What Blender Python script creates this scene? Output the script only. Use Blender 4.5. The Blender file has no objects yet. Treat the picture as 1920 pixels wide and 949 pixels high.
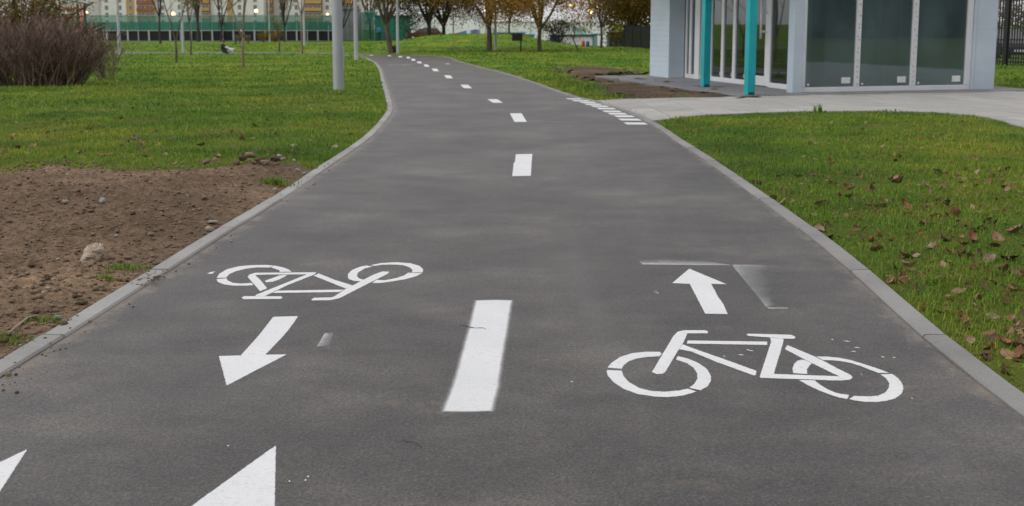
import bpy, math, random
import numpy as np
from mathutils import Vector, Matrix
from mathutils.geometry import tessellate_polygon

random.seed(7)
RNG = np.random.default_rng(11)
sc = bpy.context.scene
COL = sc.collection
R = math.radians

# ------------------------------------------------------------------ camera
CAM_H = 1.15          # eye height in metres
F = 2000.0            # focal length in pixels of a 1920 px wide frame
PPY = 309.0           # row of the optical axis (the frame is a crop of a taller picture)
PITCH = math.atan(264.0 / F)
cam_d = bpy.data.cameras.new('camera')
cam = bpy.data.objects.new('camera', cam_d); COL.objects.link(cam)
cam.location = (0, 0, CAM_H)
cam.rotation_euler = (R(90) - PITCH, 0, 0)
cam_d.sensor_width = 36.0
cam_d.lens = 36.0 * F / 1920.0
cam_d.shift_y = -(474.5 - PPY) / 1920.0
cam_d.clip_start = 0.05
cam_d.clip_end = 6000
cam_d.dof.use_dof = True
cam_d.dof.focus_distance = 4.3
cam_d.dof.aperture_fstop = 6.3
sc.camera = cam

# ------------------------------------------------------------------ overcast sky and a soft sun
SUN_EL, SUN_AZ = R(50), R(-118)      # azimuth measured from +Y towards +X
world = bpy.data.worlds.new('World'); sc.world = world; world.use_nodes = True
wn, wl = world.node_tree.nodes, world.node_tree.links
wn.clear()
w_out = wn.new('ShaderNodeOutputWorld'); w_bg = wn.new('ShaderNodeBackground')
w_sky = wn.new('ShaderNodeTexSky'); w_sky.sky_type = 'NISHITA'; w_sky.sun_disc = False
w_sky.sun_elevation = SUN_EL; w_sky.sun_rotation = SUN_AZ
w_sky.air_density = 1.0; w_sky.dust_density = 1.5; w_sky.ozone_density = 1.0
w_hsv = wn.new('ShaderNodeHueSaturation'); w_hsv.inputs['Saturation'].default_value = 0.18
w_mix = wn.new('ShaderNodeMix'); w_mix.data_type = 'RGBA'; w_mix.inputs['Factor'].default_value = 0.72
w_mix.inputs['B'].default_value = (4.88, 4.86, 4.98, 1)      # even overcast cloud
wl.new(w_sky.outputs[0], w_hsv.inputs['Color']); wl.new(w_hsv.outputs[0], w_mix.inputs['A']); wl.new(w_mix.outputs['Result'], w_bg.inputs[0])
w_bg.inputs[1].default_value = 0.12
wl.new(w_bg.outputs[0], w_out.inputs[0])
sun_d = bpy.data.lights.new('sun', 'SUN'); sun_d.energy = 0.75; sun_d.angle = R(28); sun_d.color = (1, 0.97, 0.93)
sun = bpy.data.objects.new('sun', sun_d); COL.objects.link(sun)
sdir = Vector((math.sin(SUN_AZ) * math.cos(SUN_EL), math.cos(SUN_AZ) * math.cos(SUN_EL), math.sin(SUN_EL)))
sun.rotation_euler = sdir.to_track_quat('Z', 'Y').to_euler()
sc.view_settings.view_transform = 'Standard'; sc.view_settings.look = 'None'
sc.view_settings.exposure = 0.55; sc.view_settings.gamma = 1.0
sc.view_settings.use_curve_mapping = False
sc.render.engine = 'CYCLES'
sc.cycles.use_denoising = True
sc.cycles.max_bounces = 6
sc.cycles.transparent_max_bounces = 12

# ------------------------------------------------------------------ terrain
def smooth(a, b, x):
    t = np.clip((np.asarray(x, float) - a) / (b - a), 0, 1)
    return t * t * (3 - 2 * t)
_ty = np.arange(-400, 4000, 0.25)
_sl = -0.0125 * smooth(4, 10, _ty) * (1 - smooth(55, 80, _ty))
_tz = np.cumsum(_sl) * 0.25
_tz -= np.interp(0, _ty, _tz)
def T(y):
    return np.interp(y, _ty, _tz)
def mound(x, y):
    x = np.asarray(x, float); y = np.asarray(y, float)
    return 0.98 * np.exp(-np.abs((x + 2.9) / 7.2) ** 3.2) * np.exp(-np.abs((y - 94) / 11.0) ** 2.6)

_ns = {}
def vnoise(x, y, scale, seed=0):
    """smooth value noise, 0..1"""
    if seed not in _ns:
        _ns[seed] = np.random.default_rng(900 + seed).random((256, 256))
    g = _ns[seed]
    fx = np.asarray(x, float) * scale + 37.1; fy = np.asarray(y, float) * scale + 81.7
    ix = np.floor(fx).astype(int); iy = np.floor(fy).astype(int)
    tx = fx - ix; ty = fy - iy
    tx = tx * tx * (3 - 2 * tx); ty = ty * ty * (3 - 2 * ty)
    a = g[ix % 256, iy % 256]; b = g[(ix + 1) % 256, iy % 256]
    c = g[ix % 256, (iy + 1) % 256]; d = g[(ix + 1) % 256, (iy + 1) % 256]
    return (a * (1 - tx) + b * tx) * (1 - ty) + (c * (1 - tx) + d * tx) * ty
def fbm(x, y, scale, oct=4, seed=0):
    s = 0; amp = 0.5; tot = 0
    for i in range(oct):
        s = s + amp * vnoise(x, y, scale * 2 ** i, seed + i); tot += amp; amp *= 0.5
    return s / tot

def px(u, v):
    """ground point seen at photograph pixel (u, v)"""
    xc = (u - 960.0) / F; yc = -(v - PPY) / F
    cp, sp = math.cos(PITCH), math.sin(PITCH)
    dx, dy, dz = xc, cp + yc * sp, yc * cp - sp
    lo, hi = 0.2, 900.0
    for _ in range(50):
        t = 0.5 * (lo + hi)
        if CAM_H + dz * t > float(T(dy * t)): lo = t
        else: hi = t
    return (dx * lo, dy * lo)
def at(u, v, Y):
    """point in the air at pixel (u, v) and depth Y"""
    xc = (u - 960.0) / F; yc = -(v - PPY) / F
    cp, sp = math.cos(PITCH), math.sin(PITCH)
    t = Y / (cp + yc * sp)
    return (xc * t, Y, CAM_H + (yc * cp - sp) * t)

def catmull(pts, step):
    pts = [np.array(p, float) for p in pts]
    P = [2 * pts[0] - pts[1]] + pts + [2 * pts[-1] - pts[-2]]
    out = []
    for i in range(1, len(P) - 2):
        p0, p1, p2, p3 = P[i - 1:i + 3]
        n = max(1, int(np.linalg.norm(p2 - p1) / step))
        for k in range(n):
            t = k / n
            out.append(0.5 * ((2 * p1) + (-p0 + p2) * t + (2 * p0 - 5 * p1 + 4 * p2 - p3) * t * t + (-p0 + 3 * p1 - 3 * p2 + p3) * t ** 3))
    out.append(pts[-1])
    return np.array(out)

# path edges traced on the ground (inner edges of the kerbs)
Lc = [(-1.72, -6.0), (-1.70, -1.0)] + [px(*p) for p in [(0, 714), (91, 658), (227, 570), (317, 512), (408, 452), (512, 388), (571, 348), (640, 300), (688, 266), (716, 238), (734, 214), (737, 200), (729.5, 175), (721, 151), (714, 129)]] + \
     [(-6.3, 48.5), (-8.6, 60.0), (-11.0, 65.3), (-15.0, 67.2), (-23, 67.9), (-45, 68.2), (-90, 68.4)]
Rc = [(1.40, -6.0), (1.43, -1.0)] + [px(*p) for p in [(1920, 788), (1826, 719), (1765, 671), (1683, 596), (1546, 471), (1415, 370), (1312, 296), (1262, 264), (1219, 233.5), (1177, 212), (1117, 193), (1062, 179), (1000, 156.5), (947, 139), (904, 128), (856, 115)]] + \
     [(-3.4, 56.5), (-5.2, 63.0), (-8.4, 67.6), (-13.0, 70.5), (-22, 71.8), (-45, 72.2), (-90, 72.4)]
Lp = catmull(Lc, 0.35); Rp = catmull(Rc, 0.35)
def chain(poly):
    d = np.r_[0, np.cumsum(np.linalg.norm(np.diff(poly, axis=0), axis=1))]
    return d
def edgeX(poly, y):
    m = poly[:, 1] < 64
    q = poly[m]
    o = np.argsort(q[:, 1])
    return np.interp(y, q[o, 1], q[o, 0])
KW = 0.088            # kerb width
def path_dist(x, y):
    """metres outside the asphalt (negative on it); right of Y=64 the bend is handled by the strip"""
    x = np.asarray(x, float); y = np.asarray(y, float)
    d = np.maximum(edgeX(Lp, y) - x, x - edgeX(Rp, y))
    bend = np.where((x < -6) & (y > 60), np.abs(y - 69.8) - 2.6, 50.0)
    return np.where(y > 64, np.minimum(bend, 50), np.minimum(d, bend))
def offset(poly, w):
    t = np.gradient(poly, axis=0); t /= np.linalg.norm(t, axis=1)[:, None]
    n = np.c_[-t[:, 1], t[:, 0]]
    return poly + n * w
def inpoly(x, y, poly):
    x = np.asarray(x, float); y = np.asarray(y, float)
    r = np.zeros(x.shape, bool); n = len(poly)
    for i in range(n):
        x0, y0 = poly[i]; x1, y1 = poly[(i + 1) % n]
        if y0 == y1: continue
        c = ((y0 > y) != (y1 > y)) & (x < (x1 - x0) * (y - y0) / (y1 - y0) + x0)
        r ^= c
    return r

_dl = [px(*p) for p in [(566, 318), (532, 306), (462, 309), (385, 319), (320, 324), (239, 326), (170, 318), (62, 316), (0, 332)]]
_lo = offset(Lp, KW - .02)
_lo = [tuple(p) for p in _lo if p[1] < _dl[0][1] and p[1] > -3]
DIRT_A = _lo + _dl + [(-7.5, 8.0), (-9.0, 7.4), (-9.0, -3.0)]
DIRT_B = [px(*p) for p in [(1040, 138), (1090, 133), (1167, 138), (1205, 143)]] + [(-99, -99)] + [px(*p) for p in [(1300, 187), (1187, 187), (1142, 183), (1120, 172), (1100, 160), (1075, 150)]]
_ro = offset(Rp, -KW)
APRON = [tuple(p) for p in _ro if px(1120, 190)[1] > p[1] > px(1219, 232)[1]]
APRON = [p for p in APRON[::1]] + [px(1180, 187.4), px(1330, 184.3), px(1480, 181), (9.9, 20.9), (16, 21.2), (16, 8.0), px(1990, 262), px(1920, 241), px(1850, 222), px(1780, 214), px(1650, 210), px(1500, 211), px(1330, 217)]

def groundz(x, y):
    x = np.asarray(x, float); y = np.asarray(y, float)
    d = path_dist(x, y)
    amp = smooth(0.12, 0.9, d)
    hardx = ((x > 1.2) & (y > 10.5) & (y < 34)) | ((x < -1) & (y < 9.3))
    b = (0.05 * fbm(x, y, 0.45, 3, 3) + 0.02 * vnoise(x, y, 2.3, 9)) * amp
    soft = smooth(10.0, 11.5, y) * (1 - smooth(32, 36, y)) * smooth(0.8, 2.0, x)
    softl = (1 - smooth(8.6, 9.8, y)) * (1 - smooth(-2.0, -1.0, x))
    b = b * (1 - soft) * (1 - softl)
    far = 0.10 * (fbm(x, y, 0.06, 2, 20) - 0.5) * smooth(24, 40, y) * smooth(1, 6, d)
    drop = -1.5 * smooth(87, 100, y) * smooth(1.2, 4.5, x) * (1 - smooth(24, 34, x))
    return T(y) + b + far + mound(x, y) + drop

# ------------------------------------------------------------------ mesh helpers
def tag(o, label=None, cat=None, group=None, kind=None):
    if label: o['label'] = label
    if cat: o['category'] = cat
    if group: o['group'] = group
    if kind: o['kind'] = kind
    return o
def link(name, me, mat=None, parent=None, loc=None):
    o = bpy.data.objects.new(name, me); COL.objects.link(o)
    if mat is not None and me is not None and len(me.materials) == 0: me.materials.append(mat)
    if parent is not None: o.parent = parent
    if loc is not None: o.location = loc
    return o
def empty(name, loc=(0, 0, 0), rz=0.0):
    o = bpy.data.objects.new(name, None); COL.objects.link(o)
    o.location = loc; o.rotation_euler = (0, 0, rz); o.empty_display_size = 0.2
    return o
def copy_tree(o, parent=None):
    c = o.copy(); COL.objects.link(c); c.parent = parent
    for ch in o.children: copy_tree(ch, c)
    return c
def mesh_np(name, V, Fc, smooth_=False):
    """V (n,3); Fc (m,k) one polygon size"""
    me = bpy.data.meshes.new(name)
    V = np.asarray(V, np.float32); Fc = np.asarray(Fc, np.int32)
    m, k = Fc.shape
    me.vertices.add(len(V)); me.vertices.foreach_set('co', V.ravel())
    me.loops.add(m * k); me.loops.foreach_set('vertex_index', Fc.ravel())
    me.polygons.add(m)
    me.polygons.foreach_set('loop_start', np.arange(0, m * k, k, dtype=np.int32))
    if smooth_: me.polygons.foreach_set('use_smooth', np.ones(m, bool))
    me.update(calc_edges=True)
    return me

class MB:
    def __init__(self): self.v = []; self.f = []; self.s = []
    def box(self, x0, x1, y0, y1, z0, z1, M=None):
        b = len(self.v)
        P = [(x0, y0, z0), (x1, y0, z0), (x1, y1, z0), (x0, y1, z0), (x0, y0, z1), (x1, y0, z1), (x1, y1, z1), (x0, y1, z1)]
        if M is not None: P = [tuple(M @ Vector(p)) for p in P]
        self.v += P
        for q in ((3, 2, 1, 0), (4, 5, 6, 7), (0, 1, 5, 4), (1, 2, 6, 5), (2, 3, 7, 6), (3, 0, 4, 7)):
            self.f.append(tuple(b + i for i in q)); self.s.append(False)
        return self
    def bbox(self, x0, x1, y0, y1, z0, z1, c=0.01):
        """box with chamfered edges"""
        b = len(self.v)
        c = min(c, (x1 - x0) * .45, (y1 - y0) * .45, (z1 - z0) * .45)
        loops = [(c, z0), (0, z0 + c), (0, z1 - c), (c, z1)]
        for ins, z in loops:
            self.v += [(x0 + ins + (0 if ins else c), y0 + ins, z), (x1 - ins - (0 if ins else c), y0 + ins, z), (x1 - ins, y0 + ins + (0 if ins else c), z), (x1 - ins, y1 - ins - (0 if ins else c), z),
                       (x1 - ins - (0 if ins else c), y1 - ins, z), (x0 + ins + (0 if ins else c), y1 - ins, z), (x0 + ins, y1 - ins - (0 if ins else c), z), (x0 + ins, y0 + ins + (0 if ins else c), z)]
        for l in range(3):
            for i in range(8):
                j = (i + 1) % 8
                self.f.append((b + l * 8 + i, b + l * 8 + j, b + l * 8 + 8 + j, b + l * 8 + 8 + i)); self.s.append(False)
        self.f.append(tuple(b + i for i in range(7, -1, -1))); self.s.append(False)
        self.f.append(tuple(b + 24 + i for i in range(8))); self.s.append(False)
        return self
    def tube(self, pts, rad, n=6, cap=True, sm=True):
        b = len(self.v); m = len(pts)
        P = [Vector(p) for p in pts]
        if not hasattr(rad, '__len__'): rad = [rad] * m
        t0 = (P[1] - P[0]).normalized()
        ref = Vector((0, 0, 1)) if abs(t0.z) < 0.9 else Vector((1, 0, 0))
        a = t0.cross(ref).normalized()
        for i in range(m):
            t = (P[min(i + 1, m - 1)] - P[max(i - 1, 0)]).normalized()
            a = (a - t * a.dot(t)).normalized(); c = t.cross(a)
            for k in range(n):
                an = 2 * math.pi * k / n
                q = P[i] + (a * math.cos(an) + c * math.sin(an)) * rad[i]
                self.v.append((q.x, q.y, q.z))
        for i in range(m - 1):
            for k in range(n):
                j = (k + 1) % n
                self.f.append((b + i * n + k, b + i * n + j, b + i * n + n + j, b + i * n + n + k)); self.s.append(sm)
        if cap:
            self.f.append(tuple(b + k for k in range(n - 1, -1, -1))); self.s.append(False)
            self.f.append(tuple(b + (m - 1) * n + k for k in range(n))); self.s.append(False)
        return self
    def lathe(self, prof, n=16, c=(0, 0, 0)):
        b = len(self.v)
        for r, z in prof:
            for k in range(n):
                an = 2 * math.pi * k / n
                self.v.append((c[0] + r * math.cos(an), c[1] + r * math.sin(an), c[2] + z))
        for i in range(len(prof) - 1):
            for k in range(n):
                j = (k + 1) % n
                self.f.append((b + i * n + k, b + i * n + j, b + i * n + n + j, b + i * n + n + k)); self.s.append(True)
        self.f.append(tuple(b + k for k in range(n - 1, -1, -1))); self.s.append(False)
        self.f.append(tuple(b + (len(prof) - 1) * n + k for k in range(n))); self.s.append(False)
        return self
    def prism(self, prof, x0, x1):
        """profile of (y, z) points extruded along x"""
        b = len(self.v); n = len(prof)
        for x in (x0, x1):
            self.v += [(x, p[0], p[1]) for p in prof]
        for i in range(n):
            j = (i + 1) % n
            self.f.append((b + i, b + j, b + n + j, b + n + i)); self.s.append(False)
        self.f.append(tuple(b + i for i in range(n - 1, -1, -1))); self.s.append(False)
        self.f.append(tuple(b + n + i for i in range(n))); self.s.append(False)
        return self
    def mesh(self, name):
        me = bpy.data.meshes.new(name)
        me.from_pydata(self.v, [], self.f)
        me.polygons.foreach_set('use_smooth', np.array(self.s, bool))
        me.update()
        return me
    def build(self, name, mat, parent=None, loc=None):
        return link(name, self.mesh(name), mat, parent, loc)

# ------------------------------------------------------------------ materials
def newmat(name):
    m = bpy.data.materials.new(name); m.use_nodes = True
    nt = m.node_tree; nt.nodes.clear()
    o = nt.nodes.new('ShaderNodeOutputMaterial'); p = nt.nodes.new('ShaderNodeBsdfPrincipled')
    nt.links.new(p.outputs[0], o.inputs[0])
    return m, nt, p, o
def N(nt, kind, **kw):
    n = nt.nodes.new(kind)
    for k, v in kw.items():
        if k.startswith('i_'): n.inputs[k[2:].replace('_', ' ')].default_value = v
        else: setattr(n, k, v)
    return n
def noise(nt, scale, detail=4, rough=0.55, src='Object', stretch=None):
    tc = N(nt, 'ShaderNodeTexCoord'); n = N(nt, 'ShaderNodeTexNoise')
    n.inputs['Scale'].default_value = scale; n.inputs['Detail'].default_value = detail; n.inputs['Roughness'].default_value = rough
    if stretch:
        mp = N(nt, 'ShaderNodeMapping'); mp.inputs['Scale'].default_value = stretch
        nt.links.new(tc.outputs[src], mp.inputs[0]); nt.links.new(mp.outputs[0], n.inputs['Vector'])
    else:
        nt.links.new(tc.outputs[src], n.inputs['Vector'])
    return n.outputs['Fac']
def ramp(nt, fac, stops, interp='LINEAR'):
    r = N(nt, 'ShaderNodeValToRGB'); r.color_ramp.interpolation = interp
    e = r.color_ramp.elements
    while len(e) < len(stops): e.new(0.5)
    for i, (p, c) in enumerate(stops):
        e[i].position = p
        e[i].color = (c, c, c, 1) if not hasattr(c, '__len__') else (c[0], c[1], c[2], 1)
    nt.links.new(fac, r.inputs[0])
    return r.outputs[0]
def mix(nt, fac, a, b, mode='MIX'):
    m = N(nt, 'ShaderNodeMix', data_type='RGBA', blend_type=mode)
    for s, v in ((m.inputs['Factor'], fac), (m.inputs['A'], a), (m.inputs['B'], b)):
        if hasattr(v, 'links'): nt.links.new(v, s)
        elif hasattr(v, '__len__'): s.default_value = (v[0], v[1], v[2], 1)
        else: s.default_value = v
    return m.outputs['Result']
def math_(nt, op, a, b=None, clamp=False):
    m = N(nt, 'ShaderNodeMath', operation=op); m.use_clamp = clamp
    for s, v in ((m.inputs[0], a), (m.inputs[1], b)):
        if v is None: continue
        if hasattr(v, 'links'): nt.links.new(v, s)
        else: s.default_value = v
    return m.outputs[0]
def bump(nt, p, h, strength, dist):
    b = N(nt, 'ShaderNodeBump'); b.inputs['Strength'].default_value = strength; b.inputs['Distance'].default_value = dist
    nt.links.new(h, b.inputs['Height']); nt.links.new(b.outputs[0], p.inputs['Normal'])
def simple(name, stops, scale=4.0, rough=0.6, bmp=0.0, metal=0.0, spec=0.5, detail=4, stretch=None, src='Object', bscale=None):
    m, nt, p, o = newmat(name)
    if hasattr(stops[0], '__len__') and len(stops) > 1 and hasattr(stops[0][1], '__len__') or (hasattr(stops[0], '__len__') and len(stops[0]) == 2):
        f = noise(nt, scale, detail, src=src, stretch=stretch)
        nt.links.new(ramp(nt, f, stops), p.inputs['Base Color'])
    else:
        f = noise(nt, scale, detail, src=src, stretch=stretch)
        c = stops
        nt.links.new(ramp(nt, f, [(0.3, tuple(x * 0.88 for x in c)), (0.7, tuple(min(1, x * 1.1) for x in c))]), p.inputs['Base Color'])
    p.inputs['Roughness'].default_value = rough; p.inputs['Metallic'].default_value = metal
    p.inputs['Specular IOR Level'].default_value = spec
    if bmp: bump(nt, p, noise(nt, bscale or scale * 6, 3, src=src), bmp, 0.01)
    return m

def asphalt_color(nt):
    big = noise(nt, 0.8, 6, 0.62); mid = noise(nt, 3.0, 6, 0.65, stretch=(.8, 1.3, 1)); fine = noise(nt, 170, 2, 0.6); grit = noise(nt, 105, 3, 0.75)
    c = ramp(nt, big, [(0.36, (0.036, 0.032, 0.030)), (0.5, (0.056, 0.050, 0.047)), (0.64, (0.088, 0.080, 0.075))])
    c2 = ramp(nt, mid, [(0.36, (0.66, 0.665, 0.68)), (0.5, (1, 1, 1)), (0.64, (1.40, 1.35, 1.27))])
    c = mix(nt, 0.8, c, c2, 'MULTIPLY')
    g = ramp(nt, grit, [(0.36, (0.5, 0.5, 0.5)), (0.5, (1, 1, 1)), (0.62, (1.7, 1.66, 1.58))])
    c = mix(nt, 1.0, c, g, 'MULTIPLY')
    s = ramp(nt, fine, [(0.60, 0.0), (0.68, 0.42)])
    c = mix(nt, s, c, (0.25, 0.24, 0.225))
    return c, fine, grit
def mk_asphalt():
    m, nt, p, o = newmat('asphalt')
    c, fine, grit = asphalt_color(nt)
    # rusty and sandy stains, dusty scuff sweeps
    st = ramp(nt, noise(nt, 2.2, 5, 0.65), [(0.60, 0.0), (0.70, 0.36)])
    st = math_(nt, 'MULTIPLY', st, ramp(nt, noise(nt, 30, 3), [(0.45, 0.0), (0.6, 1.0)]))
    c = mix(nt, st, c, (0.26, 0.19, 0.13))
    tc = N(nt, 'ShaderNodeTexCoord'); mp = N(nt, 'ShaderNodeMapping'); mp.inputs['Rotation'].default_value = (0, 0, R(-62)); mp.inputs['Scale'].default_value = (3.2, 0.28, 1)
    nt.links.new(tc.outputs['Object'], mp.inputs[0])
    n2 = N(nt, 'ShaderNodeTexNoise'); n2.inputs['Scale'].default_value = 0.9; n2.inputs['Detail'].default_value = 3; nt.links.new(mp.outputs[0], n2.inputs['Vector'])
    sw = ramp(nt, n2.outputs['Fac'], [(0.60, 0.0), (0.76, 0.16)])
    c = mix(nt, sw, c, (0.17, 0.165, 0.16))
    # sand washed along the kerbs
    at_ = N(nt, 'ShaderNodeAttribute'); at_.attribute_name = 'edge'
    e = math_(nt, 'ADD', at_.outputs['Fac'], math_(nt, 'MULTIPLY', math_(nt, 'SUBTRACT', noise(nt, 7, 4, 0.7), 0.5), 0.28))
    e = math_(nt, 'ADD', e, math_(nt, 'MULTIPLY', math_(nt, 'SUBTRACT', noise(nt, 60, 2, 0.7), 0.5), 0.12))
    sand = ramp(nt, e, [(0.0, 0.8), (0.025, 0.5), (0.075, 0.0)])
    c = mix(nt, sand, c, (0.21, 0.17, 0.135))
    nt.links.new(c, p.inputs['Base Color'])
    p.inputs['Roughness'].default_value = 0.5; p.inputs['Specular IOR Level'].default_value = 0.65
    h = math_(nt, 'ADD', math_(nt, 'MULTIPLY', fine, 0.5), grit)
    h = math_(nt, 'ADD', h, math_(nt, 'MULTIPLY', noise(nt, 12, 4), 1.2))
    bump(nt, p, h, 0.6, 0.005)
    return m
M_asphalt = mk_asphalt()

def mk_paint(name, soft=False, base=0.77):
    m, nt, p, o = newmat(name)
    f = noise(nt, 3.5, 4)
    c = ramp(nt, f, [(0.3, (base * .90, base * .915, base * .93)), (0.7, (base, base * 1.0, base * 1.01))])
    d = ramp(nt, noise(nt, 60, 4, 0.75, stretch=(.6, 1.2, 1)), [(0.55, 0.0), (0.66, 0.6)])
    d = math_(nt, 'MULTIPLY', d, ramp(nt, noise(nt, 5, 3), [(0.40, 0.35), (0.60, 1.0)]))
    d2 = ramp(nt, noise(nt, 170, 2, 0.7), [(0.60, 0.0), (0.68, 0.55)])
    c = mix(nt, d, c, (0.42, 0.39, 0.36))
    c = mix(nt, d2, c, (0.33, 0.30, 0.28))
    nt.links.new(c, p.inputs['Base Color'])
    p.inputs['Roughness'].default_value = 0.62; p.inputs['Specular IOR Level'].default_value = 0.4
    bump(nt, p, noise(nt, 75, 3, 0.7), 0.45, 0.004)
    # ragged or sprayed border: the attribute fades from 1 inside to 0 at the rim
    a = N(nt, 'ShaderNodeAttribute'); a.attribute_name = 'cover'
    g1 = math_(nt, 'MULTIPLY', math_(nt, 'SUBTRACT', noise(nt, 55 if not soft else 9, 4, 0.75), 0.5), 0.45 if soft else 0.9)
    g2 = math_(nt, 'MULTIPLY', math_(nt, 'SUBTRACT', noise(nt, 320, 2, 0.7), 0.5), 0.45 if soft else 0.5)
    e = math_(nt, 'ADD', math_(nt, 'ADD', a.outputs['Fac'], g1), g2)
    al = ramp(nt, e, [(0.10, 0.0), (0.45, .22), (0.95, 1.0)] if soft else [(0.35, 0.0), (0.52, 1.0)])
    nt.links.new(al, p.inputs['Alpha'])
    return m
M_paint = mk_paint('white_road_paint'); M_spray = mk_paint('sprayed_white_paint', True, 0.74)

def mk_kerb(name='kerb_concrete', k=1.0):
    m, nt, p, o = newmat(name)
    c = ramp(nt, noise(nt, 2.5, 5), [(0.3, (0.215 * k, 0.211 * k, 0.204 * k)), (0.7, (0.285 * k, 0.279 * k, 0.269 * k))])
    g = ramp(nt, noise(nt, 150, 3, 0.7), [(0.3, (0.8, 0.8, 0.8)), (0.7, (1.15, 1.15, 1.15))])
    c = mix(nt, 0.7, c, g, 'MULTIPLY')
    oi = N(nt, 'ShaderNodeObjectInfo')
    c = mix(nt, 0.6, c, ramp(nt, oi.outputs['Random'], [(0, (0.82, 0.82, 0.83)), (1, (1.12, 1.11, 1.1))]), 'MULTIPLY')
    d = ramp(nt, noise(nt, 24, 4, 0.7), [(0.62, 0.0), (0.68, 0.8)])
    c = mix(nt, math_(nt, 'MULTIPLY', d, 0.6), c, (0.13, 0.10, 0.075))
    nt.links.new(c, p.inputs['Base Color']); p.inputs['Roughness'].default_value = 0.85
    bump(nt, p, noise(nt, 120, 3), 0.4, 0.004)
    return m
M_kerb = mk_kerb(); M_kerb_l = mk_kerb('dusty_kerb_concrete', 1.25)
def mk_slab():
    m, nt, p, o = newmat('paving_slab')
    c = ramp(nt, noise(nt, 2.0, 5, .65), [(0.3, (0.33, 0.318, 0.30)), (0.7, (0.45, 0.437, 0.415))])
    oi = N(nt, 'ShaderNodeObjectInfo'); c = mix(nt, .7, c, ramp(nt, oi.outputs['Random'], [(0, (.84, .83, .81)), (1, (1.1, 1.1, 1.1))]), 'MULTIPLY')
    d = ramp(nt, noise(nt, 9, 4, .7), [(.55, 0), (.68, .5)]); c = mix(nt, d, c, (0.24, 0.21, 0.175))
    nt.links.new(c, p.inputs['Base Color']); p.inputs['Roughness'].default_value = .85
    bump(nt, p, noise(nt, 60, 3), .3, .004)
    return m
M_slab = mk_slab()
M_bed = simple('joint_sand', (0.10, 0.095, 0.085), 8, 0.95)
M_plinth = simple('grey_plinth', [(0.3, (0.17, 0.17, 0.18)), (0.7, (0.235, 0.235, 0.245))], 2, 0.8, 0.3, bscale=40)

def mk_dirt(name='bare_soil', k=1.0):
    m, nt, p, o = newmat(name)
    c = ramp(nt, noise(nt, 0.8, 4), [(0.36, (0.135 * k, 0.090 * k, 0.058 * k)), (0.54, (0.200 * k, 0.136 * k, 0.089 * k)), (0.7, (0.31 * k, 0.208 * k, 0.134 * k))])
    g = ramp(nt, noise(nt, 28, 5, 0.7), [(0.34, (0.45, 0.43, 0.41)), (0.5, (1, 1, 1)), (0.66, (1.5, 1.48, 1.45))])
    c = mix(nt, 0.85, c, g, 'MULTIPLY')
    s = ramp(nt, noise(nt, 110, 2, 0.6), [(0.68, 0.0), (0.76, 0.8)])
    c = mix(nt, s, c, (0.30, 0.26, 0.21))
    nt.links.new(c, p.inputs['Base Color']); p.inputs['Roughness'].default_value = 0.95; p.inputs['Specular IOR Level'].default_value = 0.2
    h = math_(nt, 'ADD', noise(nt, 45, 4, 0.7), math_(nt, 'MULTIPLY', noise(nt, 140, 3), 0.5))
    bump(nt, p, h, 0.9, 0.02)
    return m
M_dirt = mk_dirt(); M_dirt_d = mk_dirt('damp_soil', .62)
M_clod = simple('soil_clod', [(0.3, (0.085, 0.058, 0.04)), (0.7, (0.17, 0.125, 0.085))], 30, 0.95, 0.5, spec=0.2)
M_crumb = simple('soil_crumb', [(0.3, (0.11, 0.076, 0.051)), (0.7, (0.28, 0.20, 0.138))], 9, 0.95, 0.5, spec=0.2)
M_stone = simple('pale_stone', [(0.3, (0.27, 0.24, 0.20)), (0.7, (0.43, 0.40, 0.35))], 22, 0.85, 0.4)
M_stoneb = simple('brown_stone', [(0.3, (0.17, 0.125, 0.085)), (0.7, (0.27, 0.205, 0.14))], 22, 0.9, 0.4)
M_stoneg = simple('grey_stone', [(0.3, (0.22, 0.215, 0.205)), (0.7, (0.34, 0.33, 0.315))], 22, 0.9, 0.4)

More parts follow.
